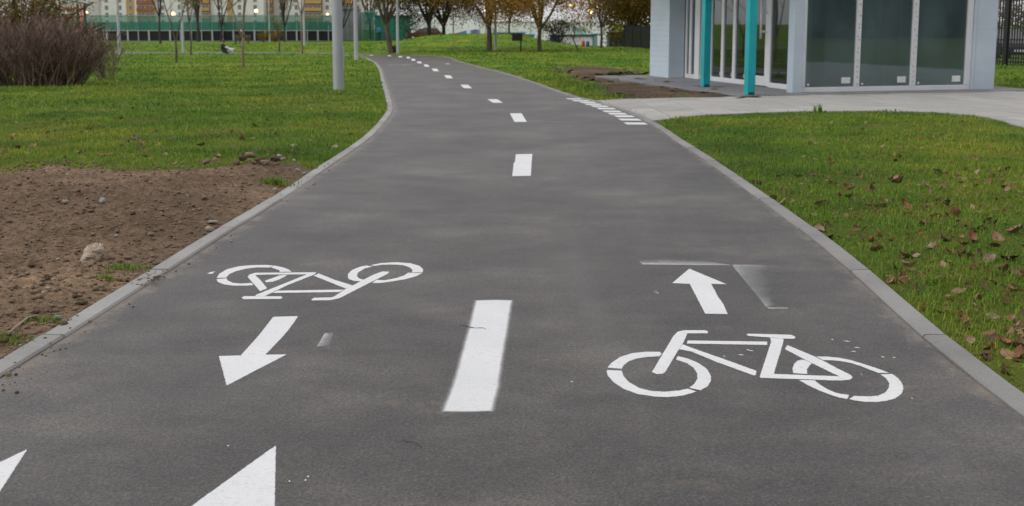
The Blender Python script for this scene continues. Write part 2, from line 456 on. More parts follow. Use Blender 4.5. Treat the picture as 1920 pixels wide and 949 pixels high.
def lawn_color(nt):
    a = noise(nt, 0.32, 4, 0.6); b = noise(nt, 1.7, 4, 0.6)
    c = ramp(nt, a, [(0.34, (0.080, 0.202, 0.020)), (0.5, (0.155, 0.270, 0.026)), (0.66, (0.27, 0.325, 0.038))])
    c2 = ramp(nt, b, [(0.32, (0.66, 0.76, 0.72)), (0.5, (1, 1, 1)), (0.68, (1.3, 1.16, 1.05))])
    c = mix(nt, 0.8, c, c2, 'MULTIPLY')
    dry = ramp(nt, noise(nt, 1.15, 5, .7), [(0.52, 0.0), (0.66, 0.55)])
    c = mix(nt, dry, c, (0.235, 0.20, 0.06))
    dk_ = ramp(nt, noise(nt, 0.75, 4, .65), [(0.36, 0.55), (0.48, 0.0)])
    return mix(nt, dk_, c, (0.045, 0.125, 0.022))
def mk_lawn():
    m, nt, p, o = newmat('lawn_ground')
    c = lawn_color(nt)
    g = ramp(nt, noise(nt, 16, 4, 0.75, stretch=(1, .4, 1)), [(0.3, (0.55, 0.6, 0.5)), (0.5, (0.95, .95, .95)), (0.7, (1.3, 1.25, 1.2))])
    c = mix(nt, 0.7, c, g, 'MULTIPLY')
    # soil shows between the blades close by
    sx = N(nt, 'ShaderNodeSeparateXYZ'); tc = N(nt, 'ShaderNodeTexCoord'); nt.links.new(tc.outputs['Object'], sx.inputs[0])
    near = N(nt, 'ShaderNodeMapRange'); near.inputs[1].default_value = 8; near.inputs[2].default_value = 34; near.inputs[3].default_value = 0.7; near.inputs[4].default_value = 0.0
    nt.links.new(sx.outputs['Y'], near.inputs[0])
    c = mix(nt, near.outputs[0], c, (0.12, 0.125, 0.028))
    nt.links.new(c, p.inputs['Base Color']); p.inputs['Roughness'].default_value = 0.95; p.inputs['Specular IOR Level'].default_value = 0.1
    bump(nt, p, noise(nt, 5, 6, 0.75), 1.0, 0.15)
    return m
M_lawn = mk_lawn()
def mk_blade():
    m, nt, p, o = newmat('grass_blade')
    c = lawn_color(nt)
    g = N(nt, 'ShaderNodeNewGeometry')
    v = ramp(nt, g.outputs['Random Per Island'], [(0.0, (0.62, 0.70, 0.7)), (0.45, (1.05, 1.05, 1.0)), (0.84, (1.3, 1.25, 1.1)), (0.93, (1.6, 1.3, 1.1)), (0.975, (2.2, 1.35, 1.7)), (1.0, (2.6, 1.55, 2.8))])
    c = mix(nt, 1.0, c, v, 'MULTIPLY')
    nt.links.new(c, p.inputs['Base Color']); p.inputs['Roughness'].default_value = 0.55; p.inputs['Specular IOR Level'].default_value = 0.25
    tr = N(nt, 'ShaderNodeBsdfTranslucent'); nt.links.new(c, tr.inputs[0])
    ms = N(nt, 'ShaderNodeMixShader'); ms.inputs[0].default_value = 0.35
    nt.links.new(p.outputs[0], ms.inputs[1]); nt.links.new(tr.outputs[0], ms.inputs[2]); nt.links.new(ms.outputs[0], o.inputs[0])
    return m
M_blade = mk_blade()
def mk_foliage(name, stops):
    m, nt, p, o = newmat(name)
    g = N(nt, 'ShaderNodeNewGeometry')
    c = ramp(nt, g.outputs['Random Per Island'], stops)
    v = ramp(nt, noise(nt, 0.9, 3), [(0.3, (0.7, 0.7, 0.7)), (0.7, (1.25, 1.2, 1.1))])
    c = mix(nt, 0.8, c, v, 'MULTIPLY')
    nt.links.new(c, p.inputs['Base Color']); p.inputs['Roughness'].default_value = 0.7; p.inputs['Specular IOR Level'].default_value = 0.2
    tr = N(nt, 'ShaderNodeBsdfTranslucent'); nt.links.new(c, tr.inputs[0])
    ms = N(nt, 'ShaderNodeMixShader'); ms.inputs[0].default_value = 0.35
    nt.links.new(p.outputs[0], ms.inputs[1]); nt.links.new(tr.outputs[0], ms.inputs[2]); nt.links.new(ms.outputs[0], o.inputs[0])
    return m
M_fol_rust = mk_foliage('rust_foliage', [(0, (0.26, 0.155, 0.040)), (0.5, (0.42, 0.24, 0.055)), (1, (0.58, 0.36, 0.075))])
M_fol_yel = mk_foliage('yellow_foliage', [(0, (0.15, 0.11, 0.018)), (0.5, (0.24, 0.17, 0.025)), (1, (0.34, 0.24, 0.035))])
M_fol_olive = mk_foliage('olive_foliage', [(0, (0.09, 0.065, 0.014)), (0.5, (0.16, 0.108, 0.019)), (1, (0.25, 0.16, 0.026))])
M_fol_dark = mk_foliage('dark_foliage', [(0, (0.022, 0.024, 0.012)), (0.5, (0.045, 0.045, 0.02)), (1, (0.085, 0.07, 0.03))])
M_fol_grey = mk_foliage('withered_foliage', [(0, (0.075, 0.055, 0.035)), (0.5, (0.12, 0.09, 0.05)), (1, (0.17, 0.125, 0.06))])
M_bark = simple('bark', [(0.3, (0.065, 0.05, 0.038)), (0.7, (0.125, 0.1, 0.075))], 12, 0.95, 0.5, stretch=(1, 1, .25))
M_bark_d = simple('dark_bark', [(0.3, (0.03, 0.026, 0.023)), (0.7, (0.06, 0.052, 0.045))], 12, 0.95, 0.4)
M_bark_l = simple('tan_bark', [(0.3, (0.15, 0.105, 0.07)), (0.7, (0.24, 0.175, 0.12))], 10, 0.9, 0.3)
def mk_twig():
    m, nt, p, o = newmat('shrub_twig')
    gg = N(nt, 'ShaderNodeNewGeometry')
    nt.links.new(ramp(nt, gg.outputs['Random Per Island'], [(0, (0.045, 0.025, 0.021)), (.35, (0.15, 0.093, 0.076)), (.7, (0.28, 0.185, 0.155)), (1, (0.46, 0.34, 0.30))]), p.inputs['Base Color'])
    p.inputs['Roughness'].default_value = .9
    return m
M_twig = mk_twig()
M_steel = simple('galvanised_steel', [(0.3, (0.40, 0.42, 0.455)), (0.7, (0.46, 0.48, 0.515))], 2.2, 0.5, metal=0.25)
M_white = simple('white_panel', [(0.35, (0.50, 0.58, 0.66)), (0.65, (0.56, 0.64, 0.72))], 1.6, 0.5, spec=0.4)
M_frame = simple('white_frame', [(0.35, (0.70, 0.705, 0.73)), (0.65, (0.76, 0.765, 0.785))], 2, 0.4)
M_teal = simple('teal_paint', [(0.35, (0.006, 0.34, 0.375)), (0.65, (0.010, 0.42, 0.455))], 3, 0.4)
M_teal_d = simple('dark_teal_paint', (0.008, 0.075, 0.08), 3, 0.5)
M_black = simple('black_steel', (0.012, 0.012, 0.014), 4, 0.5)
M_dark = simple('dark_board', (0.012, 0.011, 0.011), 4, 0.8)
M_inner = simple('interior_wall', (0.50, 0.54, 0.53), 1, 0.8)
M_innerf = simple('interior_floor', (0.30, 0.31, 0.30), 1, 0.7)
M_red = simple('red_paint', (0.62, 0.035, 0.028), 3, 0.5)
M_blue = simple('blue_paint', (0.02, 0.09, 0.32), 3, 0.5)
M_lblue = simple('light_blue_paint', (0.05, 0.28, 0.55), 3, 0.5)
M_cyan = simple('pale_turquoise_sheet', (0.36, 0.55, 0.56), 2, 0.6)
M_green = simple('green_panel', (0.012, 0.17, 0.115), 2, 0.6)
M_dgreen = simple('dark_green_trim', (0.015, 0.09, 0.07), 2, 0.6)
M_grey = simple('grey_sheet', [(0.35, (0.16, 0.17, 0.19)), (0.65, (0.21, 0.22, 0.24))], 1, 0.6)
M_brown = simple('brown_paint', (0.06, 0.035, 0.025), 3, 0.6)
M_bwhite = simple('block_white', [(0.35, (0.62, 0.60, 0.60)), (0.65, (0.72, 0.70, 0.695))], 0.25, 0.85)
M_bpink = simple('block_pinkish', [(0.35, (0.48, 0.43, 0.43)), (0.65, (0.56, 0.51, 0.51))], 0.25, 0.85)
M_borange = simple('block_orange', [(0.35, (0.44, 0.25, 0.08)), (0.65, (0.50, 0.30, 0.11))], 0.25, 0.85)
M_bbrick = simple('block_brick', [(0.35, (0.26, 0.09, 0.05)), (0.65, (0.33, 0.125, 0.075))], 0.4, 0.9)
M_bglass = simple('block_window_glass', (0.16, 0.15, 0.155), 0.6, 0.2)
M_paper = simple('white_sticker', (0.78, 0.79, 0.79), 5, 0.6)
M_tyre = simple('tyre_rubber', (0.015, 0.015, 0.016), 8, 0.8)
M_chrome = simple('rim_metal', (0.45, 0.46, 0.47), 4, 0.35, metal=0.8)
M_carblk = simple('dark_car_paint', (0.02, 0.022, 0.028), 2, 0.25)
M_carbrn = simple('brown_car_paint', (0.12, 0.05, 0.03), 2, 0.3)
def emit(name, col, s):
    m, nt, p, o = newmat(name)
    p.inputs['Base Color'].default_value = (*col, 1); p.inputs['Emission Color'].default_value = (*col, 1); p.inputs['Emission Strength'].default_value = s
    return m
M_lamp = emit('lit_lamp', (1.0, 0.58, 0.24), 4.0)
M_head = emit('lit_headlight', (1.0, 0.97, 0.9), 6.0)
def mk_glass(name, tint, refl=1.0, base=0.0):
    m, nt, p, o = newmat(name); nt.nodes.remove(p)
    t = N(nt, 'ShaderNodeBsdfTransparent'); t.inputs[0].default_value = (*tint, 1)
    g = N(nt, 'ShaderNodeBsdfGlossy'); g.inputs['Roughness'].default_value = 0.02; g.inputs['Color'].default_value = (0.9 * refl, 0.95 * refl, 0.95 * refl, 1)
    f = N(nt, 'ShaderNodeFresnel'); f.inputs['IOR'].default_value = 1.6
    d = N(nt, 'ShaderNodeBsdfDiffuse'); d.inputs['Color'].default_value = (0.33, 0.46, 0.49, 1)
    nz = ramp(nt, noise(nt, 1.1, 4, stretch=(1, 1, .4)), [(0.35, base * .6), (0.7, base * 1.3)])
    ms0 = N(nt, 'ShaderNodeMixShader'); nt.links.new(nz, ms0.inputs[0]); nt.links.new(t.outputs[0], ms0.inputs[1]); nt.links.new(d.outputs[0], ms0.inputs[2])
    ms = N(nt, 'ShaderNodeMixShader'); nt.links.new(math_(nt, 'MULTIPLY', f.outputs[0], 1.6, True), ms.inputs[0])
    nt.links.new(ms0.outputs[0], ms.inputs[1]); nt.links.new(g.outputs[0], ms.inputs[2]); nt.links.new(ms.outputs[0], o.inputs[0])
    return m
M_glass = mk_glass('tinted_dusty_glass', (0.46, 0.58, 0.57), 1.0, 0.20)
M_glass2 = mk_glass('clear_glass', (0.5, 0.55, 0.54), 1.0, 0.03)
def mk_net():
    m, nt, p, o = newmat('green_net')
    c = ramp(nt, noise(nt, 0.8, 4, stretch=(3, 1, .4)), [(0.3, (0.03, 0.20, 0.15)), (0.7, (0.08, 0.34, 0.27))])
    nt.links.new(c, p.inputs['Base Color']); p.inputs['Roughness'].default_value = 0.7
    p.inputs['Alpha'].default_value = 0.42
    return m
M_net = mk_net()
M_net2 = simple('green_windbreak', [(0.35, (0.02, 0.19, 0.135)), (0.65, (0.035, 0.25, 0.18))], 1.2, .7, stretch=(3, 1, .4))
M_net2.node_tree.nodes['Principled BSDF'].inputs['Alpha'].default_value = .75

# ================================================================== THE SETTING
# ------------------------------------------------------------------ ground sheet
def axis(parts):
    out = []
    for a, b, s in parts: out += list(np.arange(a, b, s))
    return np.array(out)
gx = axis([(-3000, -400, 400), (-400, -100, 40), (-100, -30, 3), (-30, -8, 0.5), (-8, 8, 0.25), (8, 30, 0.5), (30, 100, 3), (100, 400, 40), (400, 3001, 400)])
gy = axis([(-400, -40, 40), (-40, -4, 3), (-4, 20, 0.25), (20, 60, 0.5), (60, 120, 1.0), (120, 300, 15), (300, 3001, 300)])
GX, GY = np.meshgrid(gx, gy)
GZ = groundz(GX, GY)
def grid_mesh(name, X, Y, Z, keep=None):
    r, c = X.shape
    i = np.arange(r * c).reshape(r, c)
    q = np.stack([i[:-1, :-1], i[:-1, 1:], i[1:, 1:], i[1:, :-1]], -1).reshape(-1, 4)
    if keep is not None: q = q[keep.ravel()]
    V = np.stack([X, Y, Z], -1).reshape(-1, 3)
    used, inv = np.unique(q, return_inverse=True)
    return mesh_np(name, V[used], inv.reshape(q.shape), True)
ground = link('ground', grid_mesh('ground', GX, GY, GZ), M_lawn); tag(ground, 'green lawn spreading on both sides of the path', 'lawn', kind='structure')

# ------------------------------------------------------------------ asphalt path
PZ = 0.008
ny = 900
def resample(poly, s):
    d = chain(poly); return np.c_[np.interp(s, d, poly[:, 0]), np.interp(s, d, poly[:, 1])]
# pair the edges: same Y until 50 m, then by share of the remaining length
ys = np.arange(-5.5, 50, 0.3)
Lr = np.c_[edgeX(Lp, ys), ys]; Rr = np.c_[edgeX(Rp, ys), ys]
def tail(poly, n):
    i = np.argmax(poly[:, 1] > 50); q = poly[i:]; d = chain(q); return resample(q, np.linspace(0, 1, n) ** 1.0 * d[-1])
Lr = np.r_[Lr, tail(Lp, 90)]; Rr = np.r_[Rr, tail(Rp, 90)]
nc = 25
tt = np.linspace(0, 1, nc); tt = 0.5 - 0.5 * np.sign(0.5 - tt) * np.abs(1 - 2 * tt) ** 1.0
X = Lr[:, :1] * (1 - tt) + Rr[:, :1] * tt; Y = Lr[:, 1:] * (1 - tt) + Rr[:, 1:] * tt
me = grid_mesh('path', X, Y, T(Y) + PZ)
wid = np.linalg.norm(Lr - Rr, axis=1)[:, None]
ed = (np.minimum(tt, 1 - tt)[None, :] * wid).astype(np.float32).ravel()
# the right-hand kerb has less sand on it than the left one
ed = ed + np.where(np.broadcast_to(tt, X.shape).ravel() > .5, 0.03, 0.0).astype(np.float32)
at_ = me.attributes.new('edge', 'FLOAT', 'POINT'); at_.data.foreach_set('value', ed)
path = link('path', me, M_asphalt); tag(path, 'grey asphalt cycle path with white markings curving away to the left', 'path', kind='structure')

# ------------------------------------------------------------------ kerbs, stone by stone
def kerb(poly, side, label, flush=None):
    root = tag(empty('kerb', (0, 0, 0)), label, 'kerb', kind='structure')
    d = chain(poly); s = 0.35; pitch = 1.05; k = 0
    while s + pitch < d[-1]:
        y_mid = resample(poly, [s + pitch / 2])[0][1]
        gap = 0.010
        L = pitch if y_mid < 40 else pitch * 3
        n = 3 if y_mid < 20 else (4 if L > 2 else 3)
        sa = np.linspace(s + gap / 2, s + L - gap / 2, n)
        if sa[-1] > d[-1]: break
        c = resample(poly, sa)
        t = np.gradient(c, axis=0); t /= np.linalg.norm(t, axis=1)[:, None]
        nrm = np.c_[-t[:, 1], t[:, 0]] * side
        top = 0.011 + random.uniform(-0.003, 0.003)
        if flush and flush[0] < y_mid < flush[1]: top = 0.004
        jit = random.uniform(-0.004, 0.004)
        prof = [(0.0, -0.15), (0.0, top - 0.008), (0.007, top), (KW - 0.007, top), (KW, top - 0.008), (KW, -0.15)]
        V = []
        for i in range(n):
            for (w, z) in prof:
                p = c[i] + nrm[i] * (w + 0.001 + jit)
                V.append((p[0], p[1], float(T(p[1])) + z + PZ))
        Fc = []
        m = len(prof)
        for i in range(n - 1):
            for j in range(m - 1):
                q = (i * m + j, i * m + j + 1, (i + 1) * m + j + 1, (i + 1) * m + j)
                Fc.append(q if side < 0 else q[::-1])
        e0 = tuple(range(m)); e1 = tuple((n - 1) * m + j for j in range(m))
        Fc.append(e0[::-1] if side < 0 else e0); Fc.append(e1 if side < 0 else e1[::-1])
        o = np.array(V[0]); me = bpy.data.meshes.new('kerb_stone')
        me.from_pydata([tuple(np.array(v) - o) for v in V], [], Fc); me.update()
        link('kerb_stone', me, M_kerb if side < 0 else M_kerb_l, root, tuple(o))
        s += L; k += 1
    return root
i60 = np.argmax(Lp[:, 1] > 66)
kerb(Lp, 1, 'pale concrete kerb along the left edge of the path, beside the bare soil')
kerb(Rp, -1, 'pale concrete kerb along the right edge of the path, beside the pavilion lawn', (px(1219, 233)[1], px(1125, 191)[1]))

# ------------------------------------------------------------------ bare soil
def rough(x, y):
    h = 0.022 * fbm(x, y, 1.3, 2, 40) + 0.026 * fbm(x, y, 8.0, 2, 50) + 0.022 * vnoise(x, y, 22, 60) + 0.016 * vnoise(x, y, 43, 61)
    cl = np.maximum(0, vnoise(x, y, 15, 70) - 0.72) * 0.06
    return h + cl
def dirt(name, poly, step, lift, jag, label, zfun, mat=None):
    P = np.array(poly); x0, y0 = P.min(0); x1, y1 = P.max(0)
    xs = np.arange(x0 - .3, x1 + .3, step); ysx = np.arange(y0 - .3, y1 + .3, step)
    X, Y = np.meshgrid(xs, ysx)
    XX = X + RNG.uniform(-.3, .3, X.shape) * step; YY = Y + RNG.uniform(-.3, .3, X.shape) * step
    cx = (X[:-1, :-1] + X[1:, 1:]) / 2; cy = (Y[:-1, :-1] + Y[1:, 1:]) / 2
    jx = (fbm(cx, cy, 3, 3, 80) - .5) * jag; jy = (fbm(cx, cy, 3, 3, 85) - .5) * jag
    keep = (inpoly(cx + jx, cy + jy, poly) | (inpoly(cx, cy, poly) & (path_dist(cx, cy) < .45) & (cy < 8.5))) & (path_dist(cx, cy) > KW - .02)
    Z = zfun(XX, YY)
    PA = np.array(poly); dmin = np.full(XX.shape, 9.0)
    for i in range(len(PA)):
        a_, b_ = PA[i - 1], PA[i]; e_ = b_ - a_; l2 = float(e_ @ e_)
        if l2 < 1e-8: continue
        t_ = np.clip(((XX - a_[0]) * e_[0] + (YY - a_[1]) * e_[1]) / l2, 0, 1)
        dmin = np.minimum(dmin, np.hypot(XX - a_[0] - t_ * e_[0], YY - a_[1] - t_ * e_[1]))
    rim = np.where((path_dist(XX, YY) < .6) & (YY < 8), 1.0, smooth(0, .45, dmin))
    Z = T(YY) + .006 + (Z - T(YY) - .006) * rim
    return tag(link(name, grid_mesh(name, XX, YY, Z, keep), mat or M_dirt), label, 'soil', kind='structure')
def z_a(x, y):
    d = path_dist(x, y)
    return T(y) + 0.009 + (rough(x, y) - 0.010) * smooth(0.06, 0.42, d) + 0.03 * smooth(0.2, 1.5, d)
def z_a_at(x, y): return float(z_a(np.array([x]), np.array([y]))[0])
dirt('bare_soil', DIRT_A, 0.018, 0, 0.35, 'patch of bare brown soil with stones left of the path', z_a)

# ------------------------------------------------------------------ pavilion frame of reference
CX, CY = px(1485.5, 177.5)
ANG = R(15)
U = np.array([math.cos(ANG), math.sin(ANG)]); Vv = np.array([-math.sin(ANG), math.cos(ANG)])
FLOOR = float(T(CY)) + 0.03
def pav(u, v): return np.array([CX, CY]) + U * u + Vv * v
PLINTH = [tuple(pav(*p)) for p in [(-1.3, -0.42), (5.2, -0.42), (5.2, 7.4), (-1.3, 7.4)]]
_k = DIRT_B.index((-99, -99)); DIRT_B[_k:_k + 1] = [tuple(pav(-1.20 + .10 * math.sin(v * 3.1), v)) for v in np.arange(7.3, -.4, -.35)]
def z_b(x, y):
    onp = inpoly(x, y, PLINTH)
    rel = (np.stack([x - CX, y - CY], -1) @ U) + 1.3
    base = T(y) + .004 + (FLOOR - T(y)) * smooth(-.5, .0, rel) * .9
    return base + rough(x, y) * .5 - .006
dirt('bare_soil', DIRT_B, 0.045, 0, 2.2, 'patch of dark soil between the path and the white pavilion', z_b, M_dirt_d)

# ------------------------------------------------------------------ paved apron, slab by slab
def clip_rect(poly, x0, x1, y0, y1):
    def cl(P, ins, inter):
        o = []
        for i in range(len(P)):
            a, b = P[i - 1], P[i]
            if ins(b):
                if not ins(a): o.append(inter(a, b))
                o.append(b)
            elif ins(a): o.append(inter(a, b))
        return o
    def ix(c): return lambda a, b: (c, a[1] + (b[1] - a[1]) * (c - a[0]) / (b[0] - a[0]))
    def iy(c): return lambda a, b: (a[0] + (b[0] - a[0]) * (c - a[1]) / (b[1] - a[1]), c)
    for ins, it in ((lambda p: p[0] >= x0, ix(x0)), (lambda p: p[0] <= x1, ix(x1)), (lambda p: p[1] >= y0, iy(y0)), (lambda p: p[1] <= y1, iy(y1))):
        if len(poly) < 3: return []
        poly = cl(poly, ins, it)
    return poly
def area(P): return 0.5 * sum(P[i - 1][0] * P[i][1] - P[i][0] * P[i - 1][1] for i in range(len(P)))
def slab_mesh(P, th, c=0.006):
    if area(P) < 0: P = P[::-1]
    ctr = np.mean(P, axis=0); n = len(P)
    V = [(x, y, float(T(y)) - th) for x, y in P] + [(x, y, float(T(y)) - c) for x, y in P]
    V += [(*(ctr + (np.array(p) - ctr) * (1 - c / max(.05, np.linalg.norm(np.array(p) - ctr)))), float(T(p[1]))) for p in P]
    Fc = []
    for l in range(2):
        for i in range(n):
            j = (i + 1) % n; Fc.append((l * n + i, l * n + j, l * n + n + j, l * n + n + i))
    Fc.append(tuple(2 * n + i for i in range(n)))
    return V, Fc
apron = tag(empty('pavement', (0, 0, 0)), 'pale concrete paving in front of the white pavilion', 'paving', kind='structure')
apoly = [tuple(p) for p in APRON]
SW, SL = 0.55, 1.1
bed = []
for i in range(0, 30):
    for j in range(-2, 16):
        x0 = 1.0 + i * SW; y0 = 7.5 + j * SL + (0.5 * SL if i % 2 else 0)
        g = 0.007
        q = clip_rect(apoly, x0 + g, x0 + SW - g, y0 + g, y0 + SL - g)
        if len(q) < 3 or abs(area(q)) < 0.01: continue
        # skip what lies under the pavilion plinth
        if all(inpoly(np.array([p[0]]), np.array([p[1]]), PLINTH)[0] for p in q): continue
        Vs, Fc = slab_mesh(q, 0.04)
        o = np.array([q[0][0], q[0][1], float(T(q[0][1]))]); dz = random.uniform(-0.003, 0.003)
        me = bpy.data.meshes.new('paving_slab'); me.from_pydata([tuple(np.array(v) - o) for v in Vs], [], Fc); me.update()
        link('paving_slab', me, M_slab, apron, tuple(o + np.array([0, 0, 0.020 + dz])))
xs = np.arange(0.8, 17, .2); ysx = np.arange(7.5, 22.5, .2)
X, Y = np.meshgrid(xs, ysx); cx = (X[:-1, :-1] + X[1:, 1:]) / 2; cy = (Y[:-1, :-1] + Y[1:, 1:]) / 2
link('joint_bed', grid_mesh('joint_bed', X, Y, T(Y) + 0.006, inpoly(cx, cy, apoly) & (path_dist(cx, cy) > .1)), M_bed, apron)
mb = MB(); mb.bbox(-1.3, 5.2, -0.42, 7.4, -0.25, 0, 0.01)
plinth = mb.build('plinth', M_plinth, None, (CX, CY, FLOOR)); plinth.rotation_euler = (0, 0, ANG)
tag(plinth, 'dark grey paved plinth that the pavilion stands on', 'plinth', kind='structure')

# ------------------------------------------------------------------ painted markings (parts of the path)
def densify(P, m):
    o = []
    for i in range(len(P)):
        a = np.array(P[i]); b = np.array(P[(i + 1) % len(P)])
        n = max(1, int(np.linalg.norm(b - a) / m))
        for k in range(n): o.append(a + (b - a) * k / n)
    return np.array(o)
def poly_off(P, w):
    n = len(P); o = []
    for i in range(n):
        e0 = P[i] - P[i - 1]; e1 = P[(i + 1) % n] - P[i]
        e0 = e0 / (np.linalg.norm(e0) + 1e-9); e1 = e1 / (np.linalg.norm(e1) + 1e-9)
        n0 = np.array([e0[1], -e0[0]]); n1 = np.array([e1[1], -e1[0]])
        b = n0 + n1; l = np.linalg.norm(b)
        if l < 1e-6: b = n0; sc_ = 1
        else: b = b / l; sc_ = min(1.6, 1 / max(0.3, b @ n0))
        o.append(P[i] + b * w * sc_)
    return np.array(o)
class Paint:
    def __init__(self): self.v = []; self.f = []; self.a = []; self.k = 0
    def add(self, P, inn=0.004, out=0.004, z=0.0, dens=0.03):
        P = np.array(P, float)
        if area(P) < 0: P = P[::-1]
        P = densify(P, dens); n = len(P)
        A = poly_off(P, out); B = poly_off(P, -inn)
        b = len(self.v); zz = PZ + 0.0006 + self.k * 0.00006 + z * .2; self.k += 1
        for Q, a in ((A, 0.0), (B, 1.0)):
            for p in Q: self.v.append((p[0], p[1], float(T(p[1])) + zz)); self.a.append(a)
        for i in range(n):
            j = (i + 1) % n; self.f.append((b + i, b + j, b + n + j, b + n + i))
        for t in tessellate_polygon([[Vector((p[0], p[1], 0)) for p in B]]):
            a0, a1, a2 = (B[i] for i in t)
            if (a1[0] - a0[0]) * (a2[1] - a0[1]) - (a2[0] - a0[0]) * (a1[1] - a0[1]) < 0: t = (t[0], t[2], t[1])
            self.f.append(tuple(b + n + i for i in t))
        return self
    def quadgrad(self, P, cov, z=0.0):
        """four ground points with a paint cover each, subdivided"""
        b = len(self.v); n = 10; P = np.array(P, float); zz = PZ + 0.0006 + self.k * 0.00006 + z * .2; self.k += 1
        for i in range(n + 1):
            for j in range(n + 1):
                u, v = i / n, j / n; w = ((1 - u) * (1 - v), u * (1 - v), u * v, (1 - u) * v)
                p = sum(wi * pi for wi, pi in zip(w, P)); self.v.append((p[0], p[1], float(T(p[1])) + zz))
                self.a.append(sum(wi * ci for wi, ci in zip(w, cov)))
        for i in range(n):
            for j in range(n): self.f.append((b + i * (n + 1) + j, b + (i + 1) * (n + 1) + j, b + (i + 1) * (n + 1) + j + 1, b + i * (n + 1) + j + 1))
        return self
    def build(self, name, parent, mat=None, label=None):
        V = np.array(self.v); o = V.mean(0); o[2] = V[:, 2].min()
        me = bpy.data.meshes.new(name); me.from_pydata([tuple(v - o) for v in V], [], self.f)
        a = me.attributes.new('cover', 'FLOAT', 'POINT'); a.data.foreach_set('value', np.array(self.a, np.float32)); me.update()
        pl = parent.matrix_world.translation if parent is not None else Vector((0, 0, 0))
        ob = link(name, me, mat or M_paint, parent)
        if parent is not path: o = o - np.array(OFFS[parent.name])
        else: pass
        ob.location = tuple(o)
        OFFS[ob.name] = tuple(np.array(ob.location) + (np.array(OFFS[parent.name]) if parent is not path else 0))
        if label: ob['label'] = label
        return ob
OFFS = {}
def G(pts, s, ox, oy): return [px(p[0] / s + ox, p[1] / s + oy) for p in pts]
def c2(*pts): return G(pts, 3.1625, 1100, 470)
def c3(*pts): return G(pts, 4.745, 1320, 580)
def c1(*pts): return G(pts, 3.516, 380, 470)
def c8(*pts): return G(pts, 3.516, 620, 80)
# right-hand bicycle
bk = Paint()
bk.add(c3((590, 272), (700, 282), (706, 300), (690, 360), (660, 460), (635, 540), (620, 598), (502, 632), (497, 620), (575, 380), (597, 310)))
bk.add(c3((620, 598), (950, 610), (1205, 619), (1230, 655), (1150, 655), (900, 645), (502, 632)))
bk.add(c3((740, 340), (980, 440), (1200, 555), (1300, 605), (1322, 630), (1290, 650), (1230, 655), (1205, 619), (1100, 570), (900, 470), (720, 375)))
bk.add(c2((570, 570), (620, 590), (820, 660), (1005, 728), (1000, 755), (985, 753), (780, 678), (620, 612), (545, 598)))
bk.add(c2((600, 547), (1070, 554), (1068, 573), (595, 565)))
bicR = bk.build('bicycle_marking', path, label='white bicycle symbol on the right lane, wheels nearest the camera')
Paint().add(c2((387, 735), (400, 715), (515, 520), (540, 495), (580, 486), (700, 486), (718, 492), (716, 504), (595, 504), (590, 520), (570, 565), (545, 600), (465, 735), (450, 745), (415, 747)), z=.0024).build('handlebar_marking', bicR)
Paint().add(c3((378, 247), (395, 238), (770, 248), (808, 262), (810, 278), (790, 284), (700, 281), (590, 271), (400, 258)), z=.0024).build('saddle_marking', bicR)
w = Paint()
w.add(c2((125, 708), (150, 678), (200, 645), (270, 622), (350, 614), (435, 614), (443, 628), (430, 640), (350, 645), (290, 655), (245, 672), (215, 697), (208, 715)))
w.add(c2((119, 723), (125, 755), (160, 795), (220, 835), (300, 865), (400, 881), (480, 884), (570, 875), (650, 851), (600, 835), (540, 846), (460, 853), (380, 848), (310, 830), (250, 795), (218, 760), (207, 727)))
w.add(c2((540, 640), (600, 655), (660, 680), (710, 715), (735, 755), (735, 790), (715, 820), (675, 843), (608, 828), (640, 805), (657, 775), (657, 745), (635, 710), (595, 682), (530, 660)))
w.build('wheel_marking', bicR)
w = Paint()
w.add(c3((1000, 442), (1100, 443), (1200, 453), (1300, 473), (1400, 503), (1500, 535), (1580, 562), (1640, 588), (1550, 588), (1480, 560), (1390, 525), (1300, 497), (1200, 480), (1130, 474), (1060, 473)))
w.add(c3((1570, 602), (1672, 598), (1720, 632), (1760, 680), (1772, 730), (1755, 775), (1700, 815), (1620, 838), (1530, 848), (1430, 846), (1340, 835), (1295, 822), (1335, 795), (1400, 797), (1480, 800), (1550, 792), (1610, 765), (1645, 725), (1648, 680), (1620, 635)))
w.add(c3((845, 652), (985, 655), (1010, 680), (1070, 720), (1150, 760), (1220, 778), (1290, 785), (1270, 822), (1200, 808), (1100, 775), (1000, 735), (920, 695)))
w.add(c3((795, 590), (790, 550), (800, 510), (830, 480), (865, 470), (910, 478), (955, 503), (930, 530), (912, 560), (918, 598)))
w.build('wheel_marking', bicR)
# left-hand bicycle, upside down
bk = Paint()
bk.add(c1((297, 183), (312, 168), (350, 158), (750, 155), (690, 168), (400, 170), (345, 173)))
bk.add(c1((345, 173), (297, 184), (310, 200), (345, 240), (380, 280), (425, 262), (400, 230), (370, 195)))
bk.add(c1((690, 168), (750, 155), (735, 170), (560, 240), (410, 313), (348, 313), (352, 305)))
bk.add(c1((490, 277), (930, 270), (900, 286), (462, 292)))
bk.add(c1((733, 178), (765, 163), (870, 205), (990, 243), (945, 263), (850, 225)))
bicL = bk.build('bicycle_marking', path, label='white bicycle symbol on the left lane, upside down to the camera')
Paint().add(c1((1185, 150), (1230, 152), (1220, 165), (1060, 246), (900, 328), (840, 341), (722, 342), (718, 335), (735, 325), (850, 322), (870, 315), (945, 265), (990, 243), (1050, 210), (1130, 170)), z=.0024).build('handlebar_marking', bicL)
Paint().add(c1((258, 322), (275, 314), (515, 315), (528, 322), (515, 332), (270, 334)), z=.0024).build('saddle_marking', bicL)
w = Paint()
w.add(c1((93, 192), (110, 165), (160, 135), (240, 115), (330, 107), (420, 106), (465, 110), (440, 123), (360, 122), (290, 130), (220, 147), (175, 167), (155, 190)))
